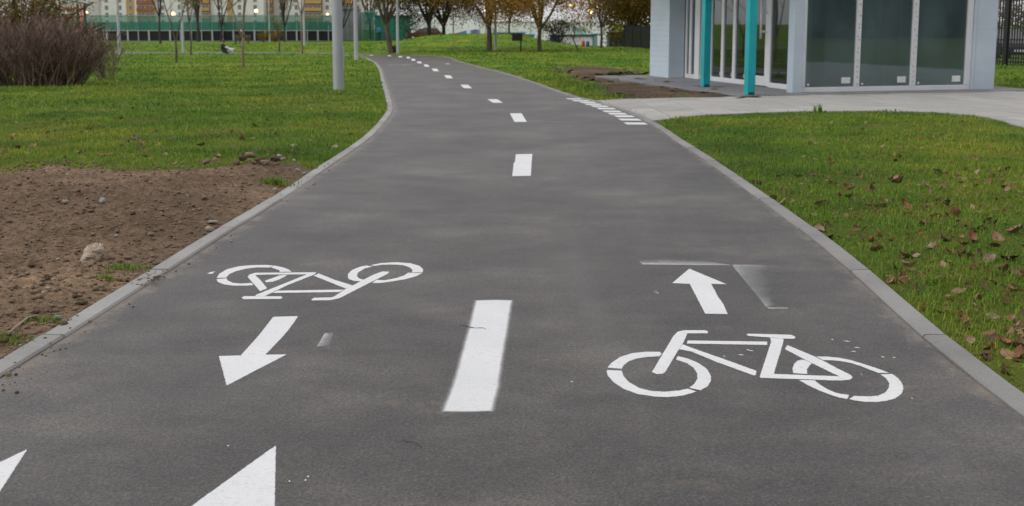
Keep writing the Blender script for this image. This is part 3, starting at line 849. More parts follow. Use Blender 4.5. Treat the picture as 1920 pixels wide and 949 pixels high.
w.add(c1((92, 200), (157, 195), (165, 210), (200, 225), (250, 230), (325, 226), (332, 240), (290, 243), (200, 243), (140, 235), (100, 218)))
w.add(c1((450, 122), (470, 110), (530, 122), (570, 138), (586, 152), (510, 152), (505, 140)))
w.add(c1((410, 212), (470, 190), (510, 175), (558, 172), (540, 185), (500, 205), (460, 218), (420, 221)))
w.build('wheel_marking', bicL)
w = Paint()
w.add(c1((957, 185), (960, 165), (985, 140), (1040, 117), (1080, 110), (1120, 117), (1070, 128), (1025, 155), (1015, 178), (1030, 195), (1065, 205), (1050, 214), (1000, 212), (965, 200)))
w.add(c1((1107, 108), (1180, 93), (1280, 88), (1370, 95), (1430, 113), (1453, 135), (1450, 155), (1380, 155), (1385, 140), (1365, 122), (1320, 107), (1250, 103), (1180, 105), (1135, 112)))
w.add(c1((1355, 158), (1448, 160), (1410, 180), (1340, 200), (1250, 215), (1170, 226), (1120, 226), (1145, 205), (1200, 208), (1280, 193), (1330, 175)))
w.build('wheel_marking', bicL)
# arrows, triangles, dashes
Paint().add(c1((465, 452), (480, 450), (628, 446), (600, 490), (560, 543), (520, 590), (412, 702), (553, 700), (360, 800), (160, 906), (108, 711), (253, 707), (330, 620), (370, 575))).build('arrow_marking', path, label='white arrow pointing towards the camera on the left lane')
Paint().add(c2((508, 203), (608, 118), (828, 210), (737, 208), (757, 245), (775, 280), (810, 330), (835, 388), (703, 386), (612, 208))).build('arrow_marking', path, label='white arrow pointing ahead on the right lane')
def tri(tip, a, b, L=1.0):
    t, a, b = (np.array(px(*p)) for p in (tip, a, b))
    da = (a - t) / abs((a - t)[1]); db = (b - t) / abs((b - t)[1])
    return [t, t + da * L, t + db * L]
Paint().add(tri((517, 841), (515, 949), (368, 949), 0.9)).build('triangle_marking', path, label='white triangle tip at the bottom edge, right of the other')
Paint().add(tri((51, 848), (0, 928), (0, 873), 0.9)).build('triangle_marking', path, label='white triangle tip in the bottom left corner')
d1 = Paint(); d1.add([px(*p) for p in [(893.6, 567.5), (925, 566.5), (958, 567.5), (949, 625), (941, 668), (932, 730), (921, 775), (880, 776), (833, 775.5), (852, 725), (866, 675), (881, 620)]], inn=0.010, out=0.016, dens=0.02)
d1.a = [v * 1.25 for v in d1.a]
d1.build('dash_marking', path, M_spray, 'nearest and longest white centre dash between the two bicycles')
dash = [c8((1222, 742), (1328, 740), (1322, 815), (1318, 885), (1198, 887), (1204, 840), (1208, 800), (1216, 795))]
dash += [c8(*q) for q in [((1182, 470), (1258, 470), (1292, 527), (1213, 527)), ((1033, 376), (1098, 376), (1135, 400), (1072, 400)), ((855, 280), (905, 280), (932, 304), (878, 303)), ((747, 217), (788, 218), (806, 237), (765, 237)),
         ((665, 174), (700, 174), (714, 190), (680, 190)), ((612, 146), (640, 146), (652, 160), (622, 160)), ((568, 126), (595, 126), (602, 137), (575, 137)), ((532, 108), (552, 108), (560, 120), (535, 120)),
         ((500, 95), (520, 95), (525, 105), (503, 105)), ((445, 90), (470, 90), (473, 97), (448, 97)), ((375, 85.5), (396, 85.5), (399, 90.5), (378, 90.5)), ((255, 81.5), (278, 81.5), (281, 86), (258, 86))]]
for i, q in enumerate(dash): Paint().add(q, inn=.006, out=.008, dens=.05 if i < 5 else .4).build('dash_marking', path)
cl = [(290, 318, 150), (343, 335, 165), (410, 350, 155), (455, 367, 160), (512, 385, 165), (565, 406, 175), (615, 431, 180), (665, 453, 180), (722, 476, 190), (762, 506, 210), (810, 541, 215)]
for i, (x, y, wd) in enumerate(cl):
    h = 4.4 + i * .42
    q = [px(a / 4.8 + 1000, b / 4.8 + 120) for a, b in ((x, y - h), (x + wd - 20 - i, y - h + 1), (x + wd + 6, y + h + 1), (x + 24 + i, y + h))]
    Paint().add(q, inn=.005, out=.006, dens=.1).build('crossing_bar', path)
# the far pair of symbols
def shifted(P, ox, oy, rot, s, tx, ty):
    c, n = math.cos(rot), math.sin(rot)
    return [(tx + s * ((p[0] - ox) * c - (p[1] - oy) * n), ty + s * ((p[0] - ox) * n + (p[1] - oy) * c)) for p in P]
tx, ty = px(752, 122.3); ox, oy = px(600, 530)
far = Paint()
for q in [((93, 192), (160, 135), (330, 107), (586, 152), (440, 123), (290, 130), (155, 190)), ((92, 200), (157, 195), (200, 225), (325, 226), (332, 240), (200, 243)), ((297, 183), (350, 158), (750, 155), (690, 168), (345, 173)), ((690, 168), (750, 155), (410, 313), (348, 313)),
          ((957, 185), (1040, 117), (1120, 117), (1015, 178), (1065, 205), (1000, 212)), ((1107, 108), (1280, 88), (1453, 135), (1380, 155), (1320, 107)), ((1355, 158), (1448, 160), (1250, 215), (1120, 226), (1280, 193)), ((1230, 152), (900, 330), (722, 342), (870, 315)), ((733, 178), (765, 163), (990, 243), (945, 263))]:
    far.add(shifted(c1(*q), ox, oy, R(8), 1.0, tx, ty), inn=.004, out=.01, dens=.3)
far.build('bicycle_marking', path, label='small far bicycle symbol before the path bends')
tx, ty = px(838, 120.3); ox, oy = px(1310, 550)
Paint().add(shifted(c2((508, 203), (608, 118), (828, 210), (737, 208), (835, 388), (703, 386), (612, 208)), ox, oy, R(8), 1.2, tx, ty), dens=.3).build('arrow_marking', path, label='small far arrow right of the far centre dashes')
# stray spray: stencil outline by the right arrow, smudges, spatter
s = Paint()
s.quadgrad(c2((300, 62), (330, 92), (862, 98), (700, 70)), (0.05, 0.78, 0.62, 0.1), .001)
s.quadgrad(c2((420, 56), (440, 93), (862, 98), (700, 72)), (0.1, 0.5, 0.4, 0.1), .001)
s.quadgrad(c2((862, 98), (1060, 340), (1180, 270), (1150, 96)), (0.60, 0.30, -0.15, -0.05), .001)
s.quadgrad(c2((870, 90), (868, 100), (1140, 112), (1110, 98)), (0.3, 0.75, 0.2, 0.1), .001)
s.quadgrad(c2((1015, 285), (1062, 345), (1130, 330), (1090, 290)), (0.2, 0.62, 0.1, 0.0), .001)
s.quadgrad(c2((1065, 345), (1078, 357), (1198, 358), (1190, 348)), (0.4, 0.75, 0.45, 0.35), .001)
s.quadgrad(c2((385, 258), (400, 262), (428, 268), (408, 238)), (0.1, 0.35, 0.75, 0.15), .001)
s.quadgrad(c1((805, 560), (752, 650), (838, 640), (862, 556)), (0.72, 0.62, 0.25, 0.3), .001)
s.build('overspray_marking', path, M_spray, 'faint white stencil outline sprayed around the right arrow')
s = Paint()
s.add(c1((30, 163), (50, 155), (82, 148), (62, 165)), z=.001)
for (a, b, l) in [(915, 632, 42), (975, 607, 30), (815, 640, 14), (955, 602, 20)]: s.add(c2((a - l / 2, b), (a, b - 2), (a + l / 2, b + 2), (a, b + 2.5)), inn=.001, out=.002, z=.001)
for (a, b, l) in [(1270, 305, 60), (1360, 362, 60), (1330, 398, 50), (1140, 290, 18), (1590, 447, 30), (1690, 452, 30), (1400, 604, 10), (1850, 818, 14)]: s.add(c3((a - l / 2, b - 2), (a, b - 4), (a + l / 2, b + 4), (a, b + 3)), inn=.001, out=.002, z=.001)
for (u, v) in [(428, 842), (543, 909), (573, 907), (578, 900), (1072, 721)]: s.add([px(u - 1.8, v), px(u, v - 1.2), px(u + 1.8, v), px(u, v + 1.2)], inn=.001, out=.002, z=.001)
s.build('paint_spatter', path)
# cracks: narrow dark gashes in the surface
def crack(pts, wpx, label=None):
    pts = [(a + (b - a) * t_, c + (d - c) * t_) for (a, c), (b, d) in zip(pts[:-1], pts[1:]) for t_ in (0, .33, .66)] + [pts[-1]]; wpx = list(np.interp(np.linspace(0, 1, len(pts)), np.linspace(0, 1, len(wpx)), wpx) * np.array([random.uniform(.3, 1.5) for _ in pts])); pts = [(a, b + random.uniform(-1.3, 1.3)) for a, b in pts]
    p = Paint(); top = [px(a, b - w_) for (a, b), w_ in zip(pts, wpx)]; bot = [px(a, b + w_) for (a, b), w_ in zip(pts, wpx)][::-1]
    p.add(top + bot, inn=.001, out=.003, z=.004, dens=.02); return p.build('crack', path, M_crack)
m_, nt_, p_, o_ = newmat('crack_dark_brown'); p_.inputs['Base Color'].default_value = (0.05, 0.042, 0.038, 1); p_.inputs['Roughness'].default_value = 1  # dark brown tone of the cracks themselves
a_ = N(nt_, 'ShaderNodeAttribute'); a_.attribute_name = 'cover'
nt_.links.new(ramp(nt_, math_(nt_, 'ADD', a_.outputs['Fac'], math_(nt_, 'SUBTRACT', noise(nt_, 90, 3, .8), 0.6)), [(0.35, 0), (1.0, .65)]), p_.inputs['Alpha'])
M_crack = m_
crack([(861, 613), (872, 615), (880, 618), (895, 619), (912, 621)], [.3, 1.0, 1.6, .7, .3])
crack([(746, 835), (756, 832), (770, 834), (784, 840), (792, 846)], [.3, .9, .8, 1.1, .3])

# ================================================================== PAVILION
P = empty('pavilion', (CX, CY, FLOOR), ANG)
tag(P, 'white pavilion with tall glass panes and teal posts on the right', 'pavilion')
H = 3.1
mb = MB(); mb.bbox(0, .20, 0, .22, 0, H, .004); mb.build('corner_pillar', M_white, P)
mb = MB(); mb.bbox(0.0, .40, 5.83, 7.0, 0, H, .004); mb.build('end_pillar', M_white, P)
M_joint = simple('panel_seam', (0.50, 0.525, 0.55), 2, .6)  # grey of the siding lines and panel seams
for k in range(1, 24):
    mb = MB(); mb.box(-.003, -.0005, 5.84, 6.99, k * .125, k * .125 + .012); mb.build('panel_joint', M_joint, P)
for z_ in (1.48, 2.3):
    mb = MB(); mb.box(.004, .197, -.002, -.0004, z_, z_ + .008); mb.build('panel_joint', M_joint, P)
    mb = MB(); mb.box(4.0, 4.455, .018, .0196, z_ - .3, z_ - .292); mb.build('panel_joint', M_joint, P)
mb = MB(); mb.box(3.985, 4.0, .017, .0195, .01, H - .01); mb.build('panel_joint', M_joint, P)
mb = MB(); mb.bbox(3.93, 4.46, 0.02, .26, 0, H, .004); mb.build('pilaster', M_white, P)
mb = MB(); mb.box(4.26, 4.46, .262, 7.0, 0, H); mb.build('wall', M_white, P)
mb = MB(); mb.box(.402, 4.258, 6.8, 7.0, 0, H); mb.build('wall', M_white, P)
mb = MB(); mb.box(.46, 4.25, .16, 6.79, 0.002, .012); mb.build('floor', M_innerf, P)
mb = MB(); mb.box(4.18, 4.255, .3, 6.79, .013, H); mb.build('inner_wall', M_inner, P)
mb = MB(); mb.box(.47, 4.175, 6.7, 6.795, .013, H); mb.build('inner_wall', M_inner, P)
mb = MB(); mb.bbox(-1.5, 4.9, -.55, 7.3, H + .002, H + .35, .02); mb.build('roof', M_white, P)
# front glazing
mb = MB(); mb.bbox(.205, 3.925, .055, .125, .0, .095, .006); mb.build('sill', M_frame, P)
mb = MB(); mb.bbox(.205, 3.925, .055, .125, H - .12, H, .006); mb.build('head_rail', M_frame, P)
for (a, b) in ((.205, .29), (1.345, 1.45), (2.57, 2.69), (3.80, 3.925)):
    mb = MB(); mb.bbox(a, b, .05, .13, .096, H - .121, .006); fr = mb.build('mullion', M_frame, P)
    if 1 < a < 3:
        q = MB(); q2 = MB()
        for i in range(16):
            z = .14 + i * .115 + random.uniform(-.03, .03); xx = (a + b) / 2 + random.uniform(-.02, .02); s_ = random.uniform(.008, .017)
            (q if i % 2 else q2).box(xx - .011, xx + .011, .0475, .0492, z, z + s_ * 2)
        q.build('film_print', simple('red_print', (0.55, 0.16, 0.15), 5, .6), fr)['kind'] = 'stuff'; q2.build('film_print', simple('grey_print', (0.30, 0.38, 0.40), 5, .6), fr)['kind'] = 'stuff'
for (a, b, st) in ((.29, 1.345, (1.08, 1.27)), (1.45, 2.57, (2.30, 2.49)), (2.69, 3.80, (3.53, 3.72))):
    mb = MB(); mb.box(a + .001, b - .001, .088, .096, .0955, H - .1215); g = mb.build('glass_pane', M_glass, P)
    mb = MB(); mb.bbox(st[0], st[1], .0855, .0875, .16, .275, .0005); mb.build('sticker', M_paper, g)
    mb = MB(); mb.lathe([(.022, 0), (.022, .002)], 12); d = mb.build('round_sticker', M_paper, g, (a + .085, .0875, .145)); d.rotation_euler = (R(90), 0, 0)
# side glazing with the door, recessed behind the teal posts
gxl = .42
mb = MB(); mb.bbox(gxl, gxl + .07, .225, 1.67, 0, .10, .005); mb.build('sill', M_frame, P)
mb = MB(); mb.bbox(gxl, gxl + .07, 2.76, 5.825, 0, .10, .005); mb.build('sill', M_frame, P)
mb = MB(); mb.bbox(gxl, gxl + .07, .225, 5.825, H - .12, H, .005); mb.build('head_rail', M_frame, P)
for (a, b) in ((.225, .30), (1.67, 1.755), (2.66, 2.755), (3.22, 3.34), (3.79, 3.90), (4.39, 4.50), (5.49, 5.60), (5.74, 5.825)):
    mb = MB(); mb.bbox(gxl - .004, gxl + .074, a, b, .002, H - .121, .005); mb.build('mullion', M_frame, P)
mb = MB(); mb.bbox(gxl - .05, gxl + .09, 4.94, 5.20, .001, H - .122, .006); mb.build('post', M_frame, P)
for (a, b) in ((.30, 1.67), (2.755, 3.22), (3.34, 3.79), (3.90, 4.39), (4.50, 4.94), (5.20, 5.49), (5.60, 5.74)):
    mb = MB(); mb.box(gxl + .03, gxl + .038, a + .001, b - .001, .1005, H - .1215); g = mb.build('glass_pane', M_glass2, P)
    if 2.9 < b < 5: 
        mb = MB(); mb.box(gxl + .026, gxl + .0285, a + .06, a + .11, .14, .22); mb.build('sticker', simple('faint_sticker', (0.4, .42, .42), 4, .6), g)
door = MB()
door.bbox(gxl + .002, gxl + .068, 1.76, 1.90, .02, 2.4, .005); door.bbox(gxl + .002, gxl + .068, 2.53, 2.655, .02, 2.4, .005)
door.bbox(gxl + .003, gxl + .067, 1.901, 2.529, .02, .22, .005); door.bbox(gxl + .003, gxl + .067, 1.901, 2.529, 2.28, 2.4, .005)
dr = door.build('door', M_frame, P)
mb = MB(); mb.box(gxl + .03, gxl + .038, 1.901, 2.529, .221, 2.279); mb.build('glass_pane', M_glass2, dr)
mb = MB(); mb.tube([(gxl - .12, 1.86, .98), (gxl - .12, 1.86, 1.85)], .022, 8)
for z in (1.13, 1.52, 1.80): mb.tube([(gxl - .12, 1.86, z), (gxl + .003, 1.86, z)], .022, 8)
mb.build('handle', M_frame, dr)
mb = MB(); mb.bbox(gxl, gxl + .07, 1.757, 2.658, 2.42, 2.5, .005); mb.build('transom', M_frame, P)
mb = MB(); mb.box(gxl + .03, gxl + .038, 1.757, 2.658, 2.501, H - .1215); mb.build('glass_pane', M_glass2, P)
for p in (pav(0, 0),): pass
def loc_uv(u, v):
    d = np.array(px(u, v)) - np.array([CX, CY]); return float(d @ U), float(d @ Vv)
for (pu, pv) in ((1322, 168), (1405, 180.5)):
    a, b = loc_uv(pu, pv); s_ = .075
    mb = MB(); mb.bbox(a - s_, a + s_, b - s_, b + s_, .004, H, .006); c_ = mb.build('teal_post', M_teal, P)
    mb = MB(); mb.box(a - s_ + .02, a + s_ - .02, b - s_ - .004, b - s_ - .001, .004, .055); mb.build('base_cutout', M_teal_d, c_)
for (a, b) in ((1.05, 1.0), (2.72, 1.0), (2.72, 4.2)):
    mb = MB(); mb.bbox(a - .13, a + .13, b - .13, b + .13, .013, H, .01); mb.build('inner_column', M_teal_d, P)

# ================================================================== STREET LAMPS
def lamp_post(u, v, wpx, label, h=7.0, lean=0.0):
    x, y = px(u, v); r = wpx / 2 / F * y
    root = empty('street_lamp', (x, y, float(groundz(x, y)) - .02))
    tag(root, label, 'street lamp', 'street lamps standing on the lawns')
    mb = MB(); mb.lathe([(r * 1.02, 0), (r, .02), (r * .98, 1.5), (r * .86, 3.2), (r * .55, h)], 20); mb.build('post', M_steel, root)
    mb = MB(); mb.bbox(r * .985 - .006, r * .985 + .003, -.05, .05, .45, .85, .002); mb.build('hatch', M_steel, root)
    mb = MB(); mb.tube([(0, 0, h - .05), (.1, 0, h + .25), (.8, 0, h + .45)], .03, 8); mb.build('arm', M_steel, root)
    mb = MB(); mb.bbox(.7, 1.35, -.12, .12, h + .40, h + .50, .03); mb.build('lamp_head', M_steel, root)
    root.rotation_euler = (0, lean, random.uniform(-.3, .3))
    return root
lamp_post(635, 174, 19.6, 'thick grey street lamp post nearest the left edge of the path')
lamp_post(668, 115, 7.4, 'grey street lamp post second nearest, left of the path')
lamp_post(746, 101, 5.2, 'slim grey lamp post beyond the far bend, beside a brown bin')
lamp_post(225, 107, 5.6, 'slim grey lamp post right behind the bare shrub')
lamp_post(344, 101, 5.0, 'slim grey lamp post between two young trees on the left lawn')
lamp_post(506, 78.5, 3.6, 'thin grey lamp post in front of the green net fence')
lamp_post(571, 87, 4.4, 'grey lamp post beside the pale birch on the left lawn')
lamp_post(929, 96, 4.8, 'grey lamp post close behind the thick forked tree')
x, y = -5.6, 100.0
lp = lamp_post(850, 78, 3.0, 'slim grey lamp post rising behind the grass mound'); lp.location = (at(850, 70, 104)[0], 104, float(T(104)))
def globe_lamp(u, v, Y, label, d=.34):
    x, _, z = at(u, v, Y); z0 = float(T(Y))
    root = tag(empty('globe_lamp', (x, Y, z0)), label, 'globe lamp', 'lit globe lamps in the background')
    mb = MB(); mb.lathe([(.06, 0), (.05, z - z0 - d * .9)], 8); mb.build('post', M_steel, root)
    mb = MB(); mb.lathe([(.06, -d * 1.0), (.09, -d * .9), (.10, -d * .85)], 10); mb.build('collar', M_black, root, (0, 0, z - z0))
    n = 8; pr = [(max(.01, d * math.sin(math.pi * (.1 + .9 * i / n))), -d * math.cos(math.pi * (.1 + .9 * i / n))) for i in range(n + 1)]
    mb = MB(); mb.lathe(pr, 14); mb.build('globe', M_lamp, root, (0, 0, z - z0))
for (u, v, Y, d, l) in [(995, 3, 140, .26, 'lit lamp at the top edge, left of the straight tree trunk'), (1072, 9.5, 140, .24, 'lit lamp above the dark green roof trim, left of the pair'), (1105, 1.5, 150, .22, 'lit lamp at the top edge above another lamp'), (1106.5, 22, 135, .27, 'lowest lit lamp above the white cabin'), (1120, 12, 150, .17, 'small lit lamp beside the dark bare tree'),
                   (910.5, 19, 140, .18, 'small lit lamp seen in the fork of the thick tree'), (325, 26, 122, .19, 'lit lamp behind the forked young tree on the left'), (480.5, 20.5, 122, .19, 'lit lamp right of the three-stemmed young tree'), (614, 27, 122, .14, 'small faint lamp just left of the nearest lamp post'), (162, 24, 122, .15, 'small lit lamp beside the red climbing frame')]:
    globe_lamp(u, v, Y, l, d)

# ================================================================== TREES
def rot_about(v, axis, a): return Matrix.Rotation(a, 3, axis) @ v
class Tree:
    def __init__(self, seed): self.mb = MB(); self.tips = []; self.r = random.Random(seed)
    def grow(self, p, d, L, rad, lvl, maxl, spread, up, nchild, sides):
        r = self.r; n = 4 if lvl < 2 else 3
        pts = [p.copy()]; rads = [rad]; q = p.copy(); dd = d.copy()
        for i in range(n):
            dd = (dd + Vector((r.uniform(-.14, .14), r.uniform(-.14, .14), r.uniform(-.05, .1) + up))).normalized()
            q = q + dd * (L / n); pts.append(q.copy()); rads.append(rad * (1 - .62 * (i + 1) / n))
        self.mb.tube(pts, rads, sides[min(lvl, len(sides) - 1)], cap=lvl == 0)
        if lvl >= maxl - 1: self.tips += pts[1:]
        if lvl < maxl:
            k = nchild[min(lvl, len(nchild) - 1)]
            for j in range(k):
                t = .3 + .7 * (j + r.random()) / k; i = min(n - 1, int(t * n)); f = t * n - i
                s = pts[i].lerp(pts[i + 1], f)
                ax = dd.cross(Vector((r.uniform(-1, 1), r.uniform(-1, 1), r.uniform(-1, 1)))).normalized()
                nd = rot_about(dd, ax, r.uniform(.6, 1.25) * spread)
                self.grow(s, nd, L * r.uniform(.45, .72), max(.006, rads[i] * .55), lvl + 1, maxl, spread, up, nchild, sides)
        return pts, rads
def leaf_mesh(name, pts, n, jit, size, seed, flat=.6, droop=0.0):
    g = np.random.default_rng(seed); P = np.array([(p.x, p.y, p.z) for p in pts])
    c = P[g.integers(0, len(P), n)] + g.normal(0, jit, (n, 3)) * np.array([1, 1, .8]); c[:, 2] -= droop * g.random(n)
    a = g.normal(size=(n, 3)); a /= np.linalg.norm(a, axis=1)[:, None]
    b = np.cross(a, g.normal(size=(n, 3))); b /= np.linalg.norm(b, axis=1)[:, None]
    s = size * g.uniform(.6, 1.4, (n, 1))
    V = np.stack([c - a * s, c - b * s * flat, c + a * s, c + b * s * flat], 1).reshape(-1, 3)
    return mesh_np(name, V, np.arange(4 * n).reshape(n, 4))
def tree(name, label, u, v, wpx, seed, fork, limbs, limb_len, leaves, size, fol, bark, spread=.8, up=.06, jit=.25, lean=(0, 0), maxl=3, nchild=(5, 4, 3), droop=0.0, flat=.6, limb_r=.62, loc=None, group=None, ground_y=None):
    x, y = px(u, v) if loc is None else loc
    r = wpx / 2 / F * y
    root = empty(name, (x, y, float(groundz(x, y)) - .03)); tag(root, label, 'tree', group)
    t = Tree(seed); R_ = t.r
    p0 = Vector((0, 0, 0)); top = Vector((lean[0], lean[1], fork))
    mid = top * .5 + Vector((R_.uniform(-.03, .03) * fork, R_.uniform(-.03, .03) * fork, 0))
    t.mb.tube([p0, p0.lerp(mid, .12), mid, top], [r * 1.25, r * 1.02, r * .9, r * .8], 10)
    for j in range(limbs):
        a = 2 * math.pi * (j + R_.uniform(.1, .7)) / limbs + seed
        tilt = R_.uniform(.15, .6) * spread if limbs > 1 else .05
        d = Vector((math.sin(tilt) * math.cos(a), math.sin(tilt) * math.sin(a), math.cos(tilt)))
        s = top - Vector((0, 0, R_.uniform(0, .12) * fork))
        t.grow(s, d, limb_len * R_.uniform(.85, 1.15), r * limb_r, 1, maxl, spread, up, nchild, (8, 6, 4, 3))
    t.mb.build('trunk', bark, root)
    if leaves: link('crown', leaf_mesh('crown', t.tips, leaves, jit, size, seed, flat, droop), fol, root)
    return root, t
YG = 'young trees on the left lawn'
tree('young_tree', 'young tan tree with three upright stems on the left lawn', 457, 129, 5.4, 3, 1.05, 3, 3.2, 260, .035, M_fol_yel, M_bark_l, .55, .16, .1, maxl=3, nchild=(4, 3, 2), group=YG)
tree('young_tree', 'thin young tree forking low, leftmost of the bare saplings', 331, 120, 4.6, 5, .95, 2, 3.0, 160, .035, M_fol_yel, M_bark, .8, .16, .1, maxl=3, nchild=(4, 3, 2), group=YG)
tree('young_tree', 'thin young tree with a small yellow crown beside a lamp post', 358, 105.5, 3.0, 6, 1.9, 4, 1.6, 700, .05, M_fol_yel, M_bark, .8, .1, .18, maxl=3, nchild=(4, 3, 2), group=YG)
tree('birch_tree', 'pale slim birch with sparse yellow leaves left of the nearest post', 567, 102.5, 3.6, 8, 2.4, 4, 3.0, 900, .05, M_fol_yel, M_bark_l, .6, .1, .25, maxl=3)
tree('young_tree', 'stunted sapling on the left lawn between birch and yellow tree', 524, 98, 3.0, 9, .9, 3, 1.2, 200, .05, M_fol_yel, M_bark, .8, .1, .15, maxl=2, group=YG)
tree('yellow_tree', 'yellow autumn tree in front of the green net fence', 534, 79, 4.6, 10, 1.6, 5, 4.2, 3200, .09, M_fol_yel, M_bark_d, .55, .10, .28)
DG = 'bare dark trees before the green net fence'
tree('bare_tree', 'bare dark tree with upright limbs behind the lamp post, left of centre', 372, 79, 6.4, 12, 2.0, 5, 4.6, 500, .07, M_fol_grey, M_bark_d, .7, .10, .3, group=DG)
tree('bare_tree', 'bare dark tree behind the seated person in navy', 416, 78.5, 4.6, 13, 1.5, 4, 4.4, 300, .06, M_fol_grey, M_bark_d, .8, .10, .3, group=DG)
tree('bare_tree', 'bare dark tree close to the left end of the net fence', 301, 83, 4.4, 14, 2.6, 4, 4.0, 300, .06, M_fol_grey, M_bark_d, .7, .08, .3, group=DG)
tree('bare_tree', 'bare dark tree between the nearest two lamp posts', 641, 80, 4.6, 15, 1.4, 5, 4.2, 900, .07, M_fol_grey, M_bark_d, .9, .06, .3, group=DG)
tree('bare_tree', 'dark forked tree right of the second lamp post', 694, 73, 6.0, 16, 1.9, 5, 6.0, 5000, .07, M_fol_rust, M_bark_d, .8, .06, .45)
tree('leaning_tree', 'leaning tree with rusty leaves beside the far lamp post', 733, 99.5, 10.5, 17, 2.05, 6, 4.2, 12000, .06, M_fol_rust, M_bark, 1.0, .04, .45, lean=(-.32, 0), droop=.1)
tree('broad_tree', 'broad dark tree with low drooping branches on the mound', 805, 71, 9.5, 18, 1.7, 7, 6.4, 27000, .08, M_fol_dark, M_bark_d, 1.3, -.02, .5, droop=.45, loc=(at(805, 70, 106)[0], 106))
tree('broad_tree', 'broad dark green tree right of its twin on the mound', 831, 70, 8.0, 19, 1.6, 7, 6.4, 27000, .08, M_fol_dark, M_bark_d, 1.3, -.02, .5, droop=.45, loc=(at(832, 70, 110)[0], 110))
tree('oak_tree', 'thick forked tree with rust-brown crown right of the far bend', 917, 96.5, 11.5, 20, 1.65, 6, 5.2, 30000, .065, M_fol_rust, M_bark, 1.05, .03, .6, droop=.3)
tree('oak_tree', 'straight tree with dense brown crown between mound and white cabin', 1012, 97.5, 8.6, 21, 1.55, 9, 4.8, 36000, .065, M_fol_rust, M_bark, 1.15, .0, .55, droop=.5)
tree('young_tree', 'small leaning sapling in front of the white cabin', 1085, 99.5, 2.6, 22, .85, 3, 1.4, 60, .05, M_fol_grey, M_bark_d, .9, .05, .12, lean=(-.35, 0), maxl=2)
tree('bare_tree', 'slim dark bare tree left of the pavilion, by the lit lamps', 1127, 91.5, 5.0, 23, 1.6, 4, 5.0, 500, .06, M_fol_grey, M_bark_d, .75, .08, .35)
tree('willow_tree', 'olive yellow drooping tree beside the pavilion corner', 1178, 91, 9.0, 24, 2.0, 9, 5.2, 32000, .08, M_fol_olive, M_bark_d, 1.2, -.04, .55, droop=1.6, loc=(at(1186, 91, 92)[0], 92))
tree('willow_tree', 'rusty drooping tree half hidden behind the pavilion', 1215, 91, 9.0, 25, 2.2, 9, 5.6, 16000, .12, M_fol_olive, M_bark_d, 1.2, -.02, .6, droop=1.4, loc=(at(1232, 91, 100)[0], 100))
tree('larch_tree', 'brownish yellow larch behind the bare shrub on the far left', 40, 118, 12, 26, .5, 14, 2.6, 26000, .05, M_fol_olive, M_bark_d, 2.3, -.03, .3, loc=(at(45, 118, 33)[0], 33), droop=.4, flat=.3)
tree('dark_pine', 'small dark green tree right of the straight brown-crowned tree', 1043, 91, 4.0, 27, .7, 5, 1.9, 1700, .08, M_fol_dark, M_bark_d, 1.2, .0, .3, loc=(at(1046, 91, 96)[0], 96))
tree('bare_tree', 'faint bare tree behind the thick forked tree', 958, 91, 4.0, 28, 1.3, 5, 4.0, 4200, .09, M_fol_olive, M_bark_d, .9, .04, .4, loc=(at(955, 91, 100)[0], 100))

# bare twiggy shrubs on the left
def shrub(label, u, v, rx, ry, h, stems, seed, mat, lean_out=.55, leaves=0):
    x, y = px(u, v); root = empty('bare_shrub', (x, y, float(groundz(x, y)) - .02)); tag(root, label, 'shrub')
    t = Tree(seed); r = t.r; mb = t.mb
    for i in range(stems):
        a = r.uniform(0, 2 * math.pi); q = math.sqrt(r.random()); bx, by = rx * q * math.cos(a), ry * q * math.sin(a)
        d = Vector((bx / rx * lean_out + r.uniform(-.35, .35), by / ry * lean_out * .7 + r.uniform(-.35, .35), 1)).normalized()
        L = h * r.uniform(.65, 1.12) * (1 - .18 * q)
        pts = [Vector((bx * .8, by * .8, 0))]; dd = d
        for k in range(4):
            dd = (dd + Vector((r.uniform(-.2, .2), r.uniform(-.2, .2), .05))).normalized(); pts.append(pts[-1] + dd * L / 4)
        r0 = r.uniform(.005, .014); mb.tube(pts, [r0, r0 * .85, r0 * .65, r0 * .5, r0 * .3], 3, cap=False)
        for k in range(9):
            f = r.uniform(.18, 1.0) * 4; i0 = min(3, int(f)); s = pts[i0].lerp(pts[i0 + 1], f - i0)
            nd = (dd + Vector((r.uniform(-.9, .9), r.uniform(-.9, .9), r.uniform(-.2, .5)))).normalized(); l2 = r.uniform(.18, .45)
            m1 = s + nd * l2 * .5; e = m1 + (nd + Vector((r.uniform(-.4, .4), r.uniform(-.4, .4), .15))).normalized() * l2 * .5
            mb.tube([s, m1, e], [r0 * .5, r0 * .38, r0 * .2], 3, cap=False); t.tips += [m1, e]
            for kk in range(2):
                e2 = m1 + (nd + Vector((r.uniform(-.9, .9), r.uniform(-.9, .9), r.uniform(-.2, .5)))).normalized() * l2 * .45
                mb.tube([m1, e2], [r0 * .3, r0 * .15], 3, cap=False)
    mb.build('twigs', mat, root)
    if leaves: link('leaves', leaf_mesh('leaves', t.tips, leaves, .06, .022, seed), M_fol_grey, root)
    return root
shrub('big bare brown shrub of dense twigs on the far left', 62, 163, 1.4, .8, 1.5, 440, 31, M_twig, .62, 3000)
shrub('small bare shrub at the right end of the big one', 198, 153, .18, .16, 1.15, 34, 32, M_twig, .55, 60)
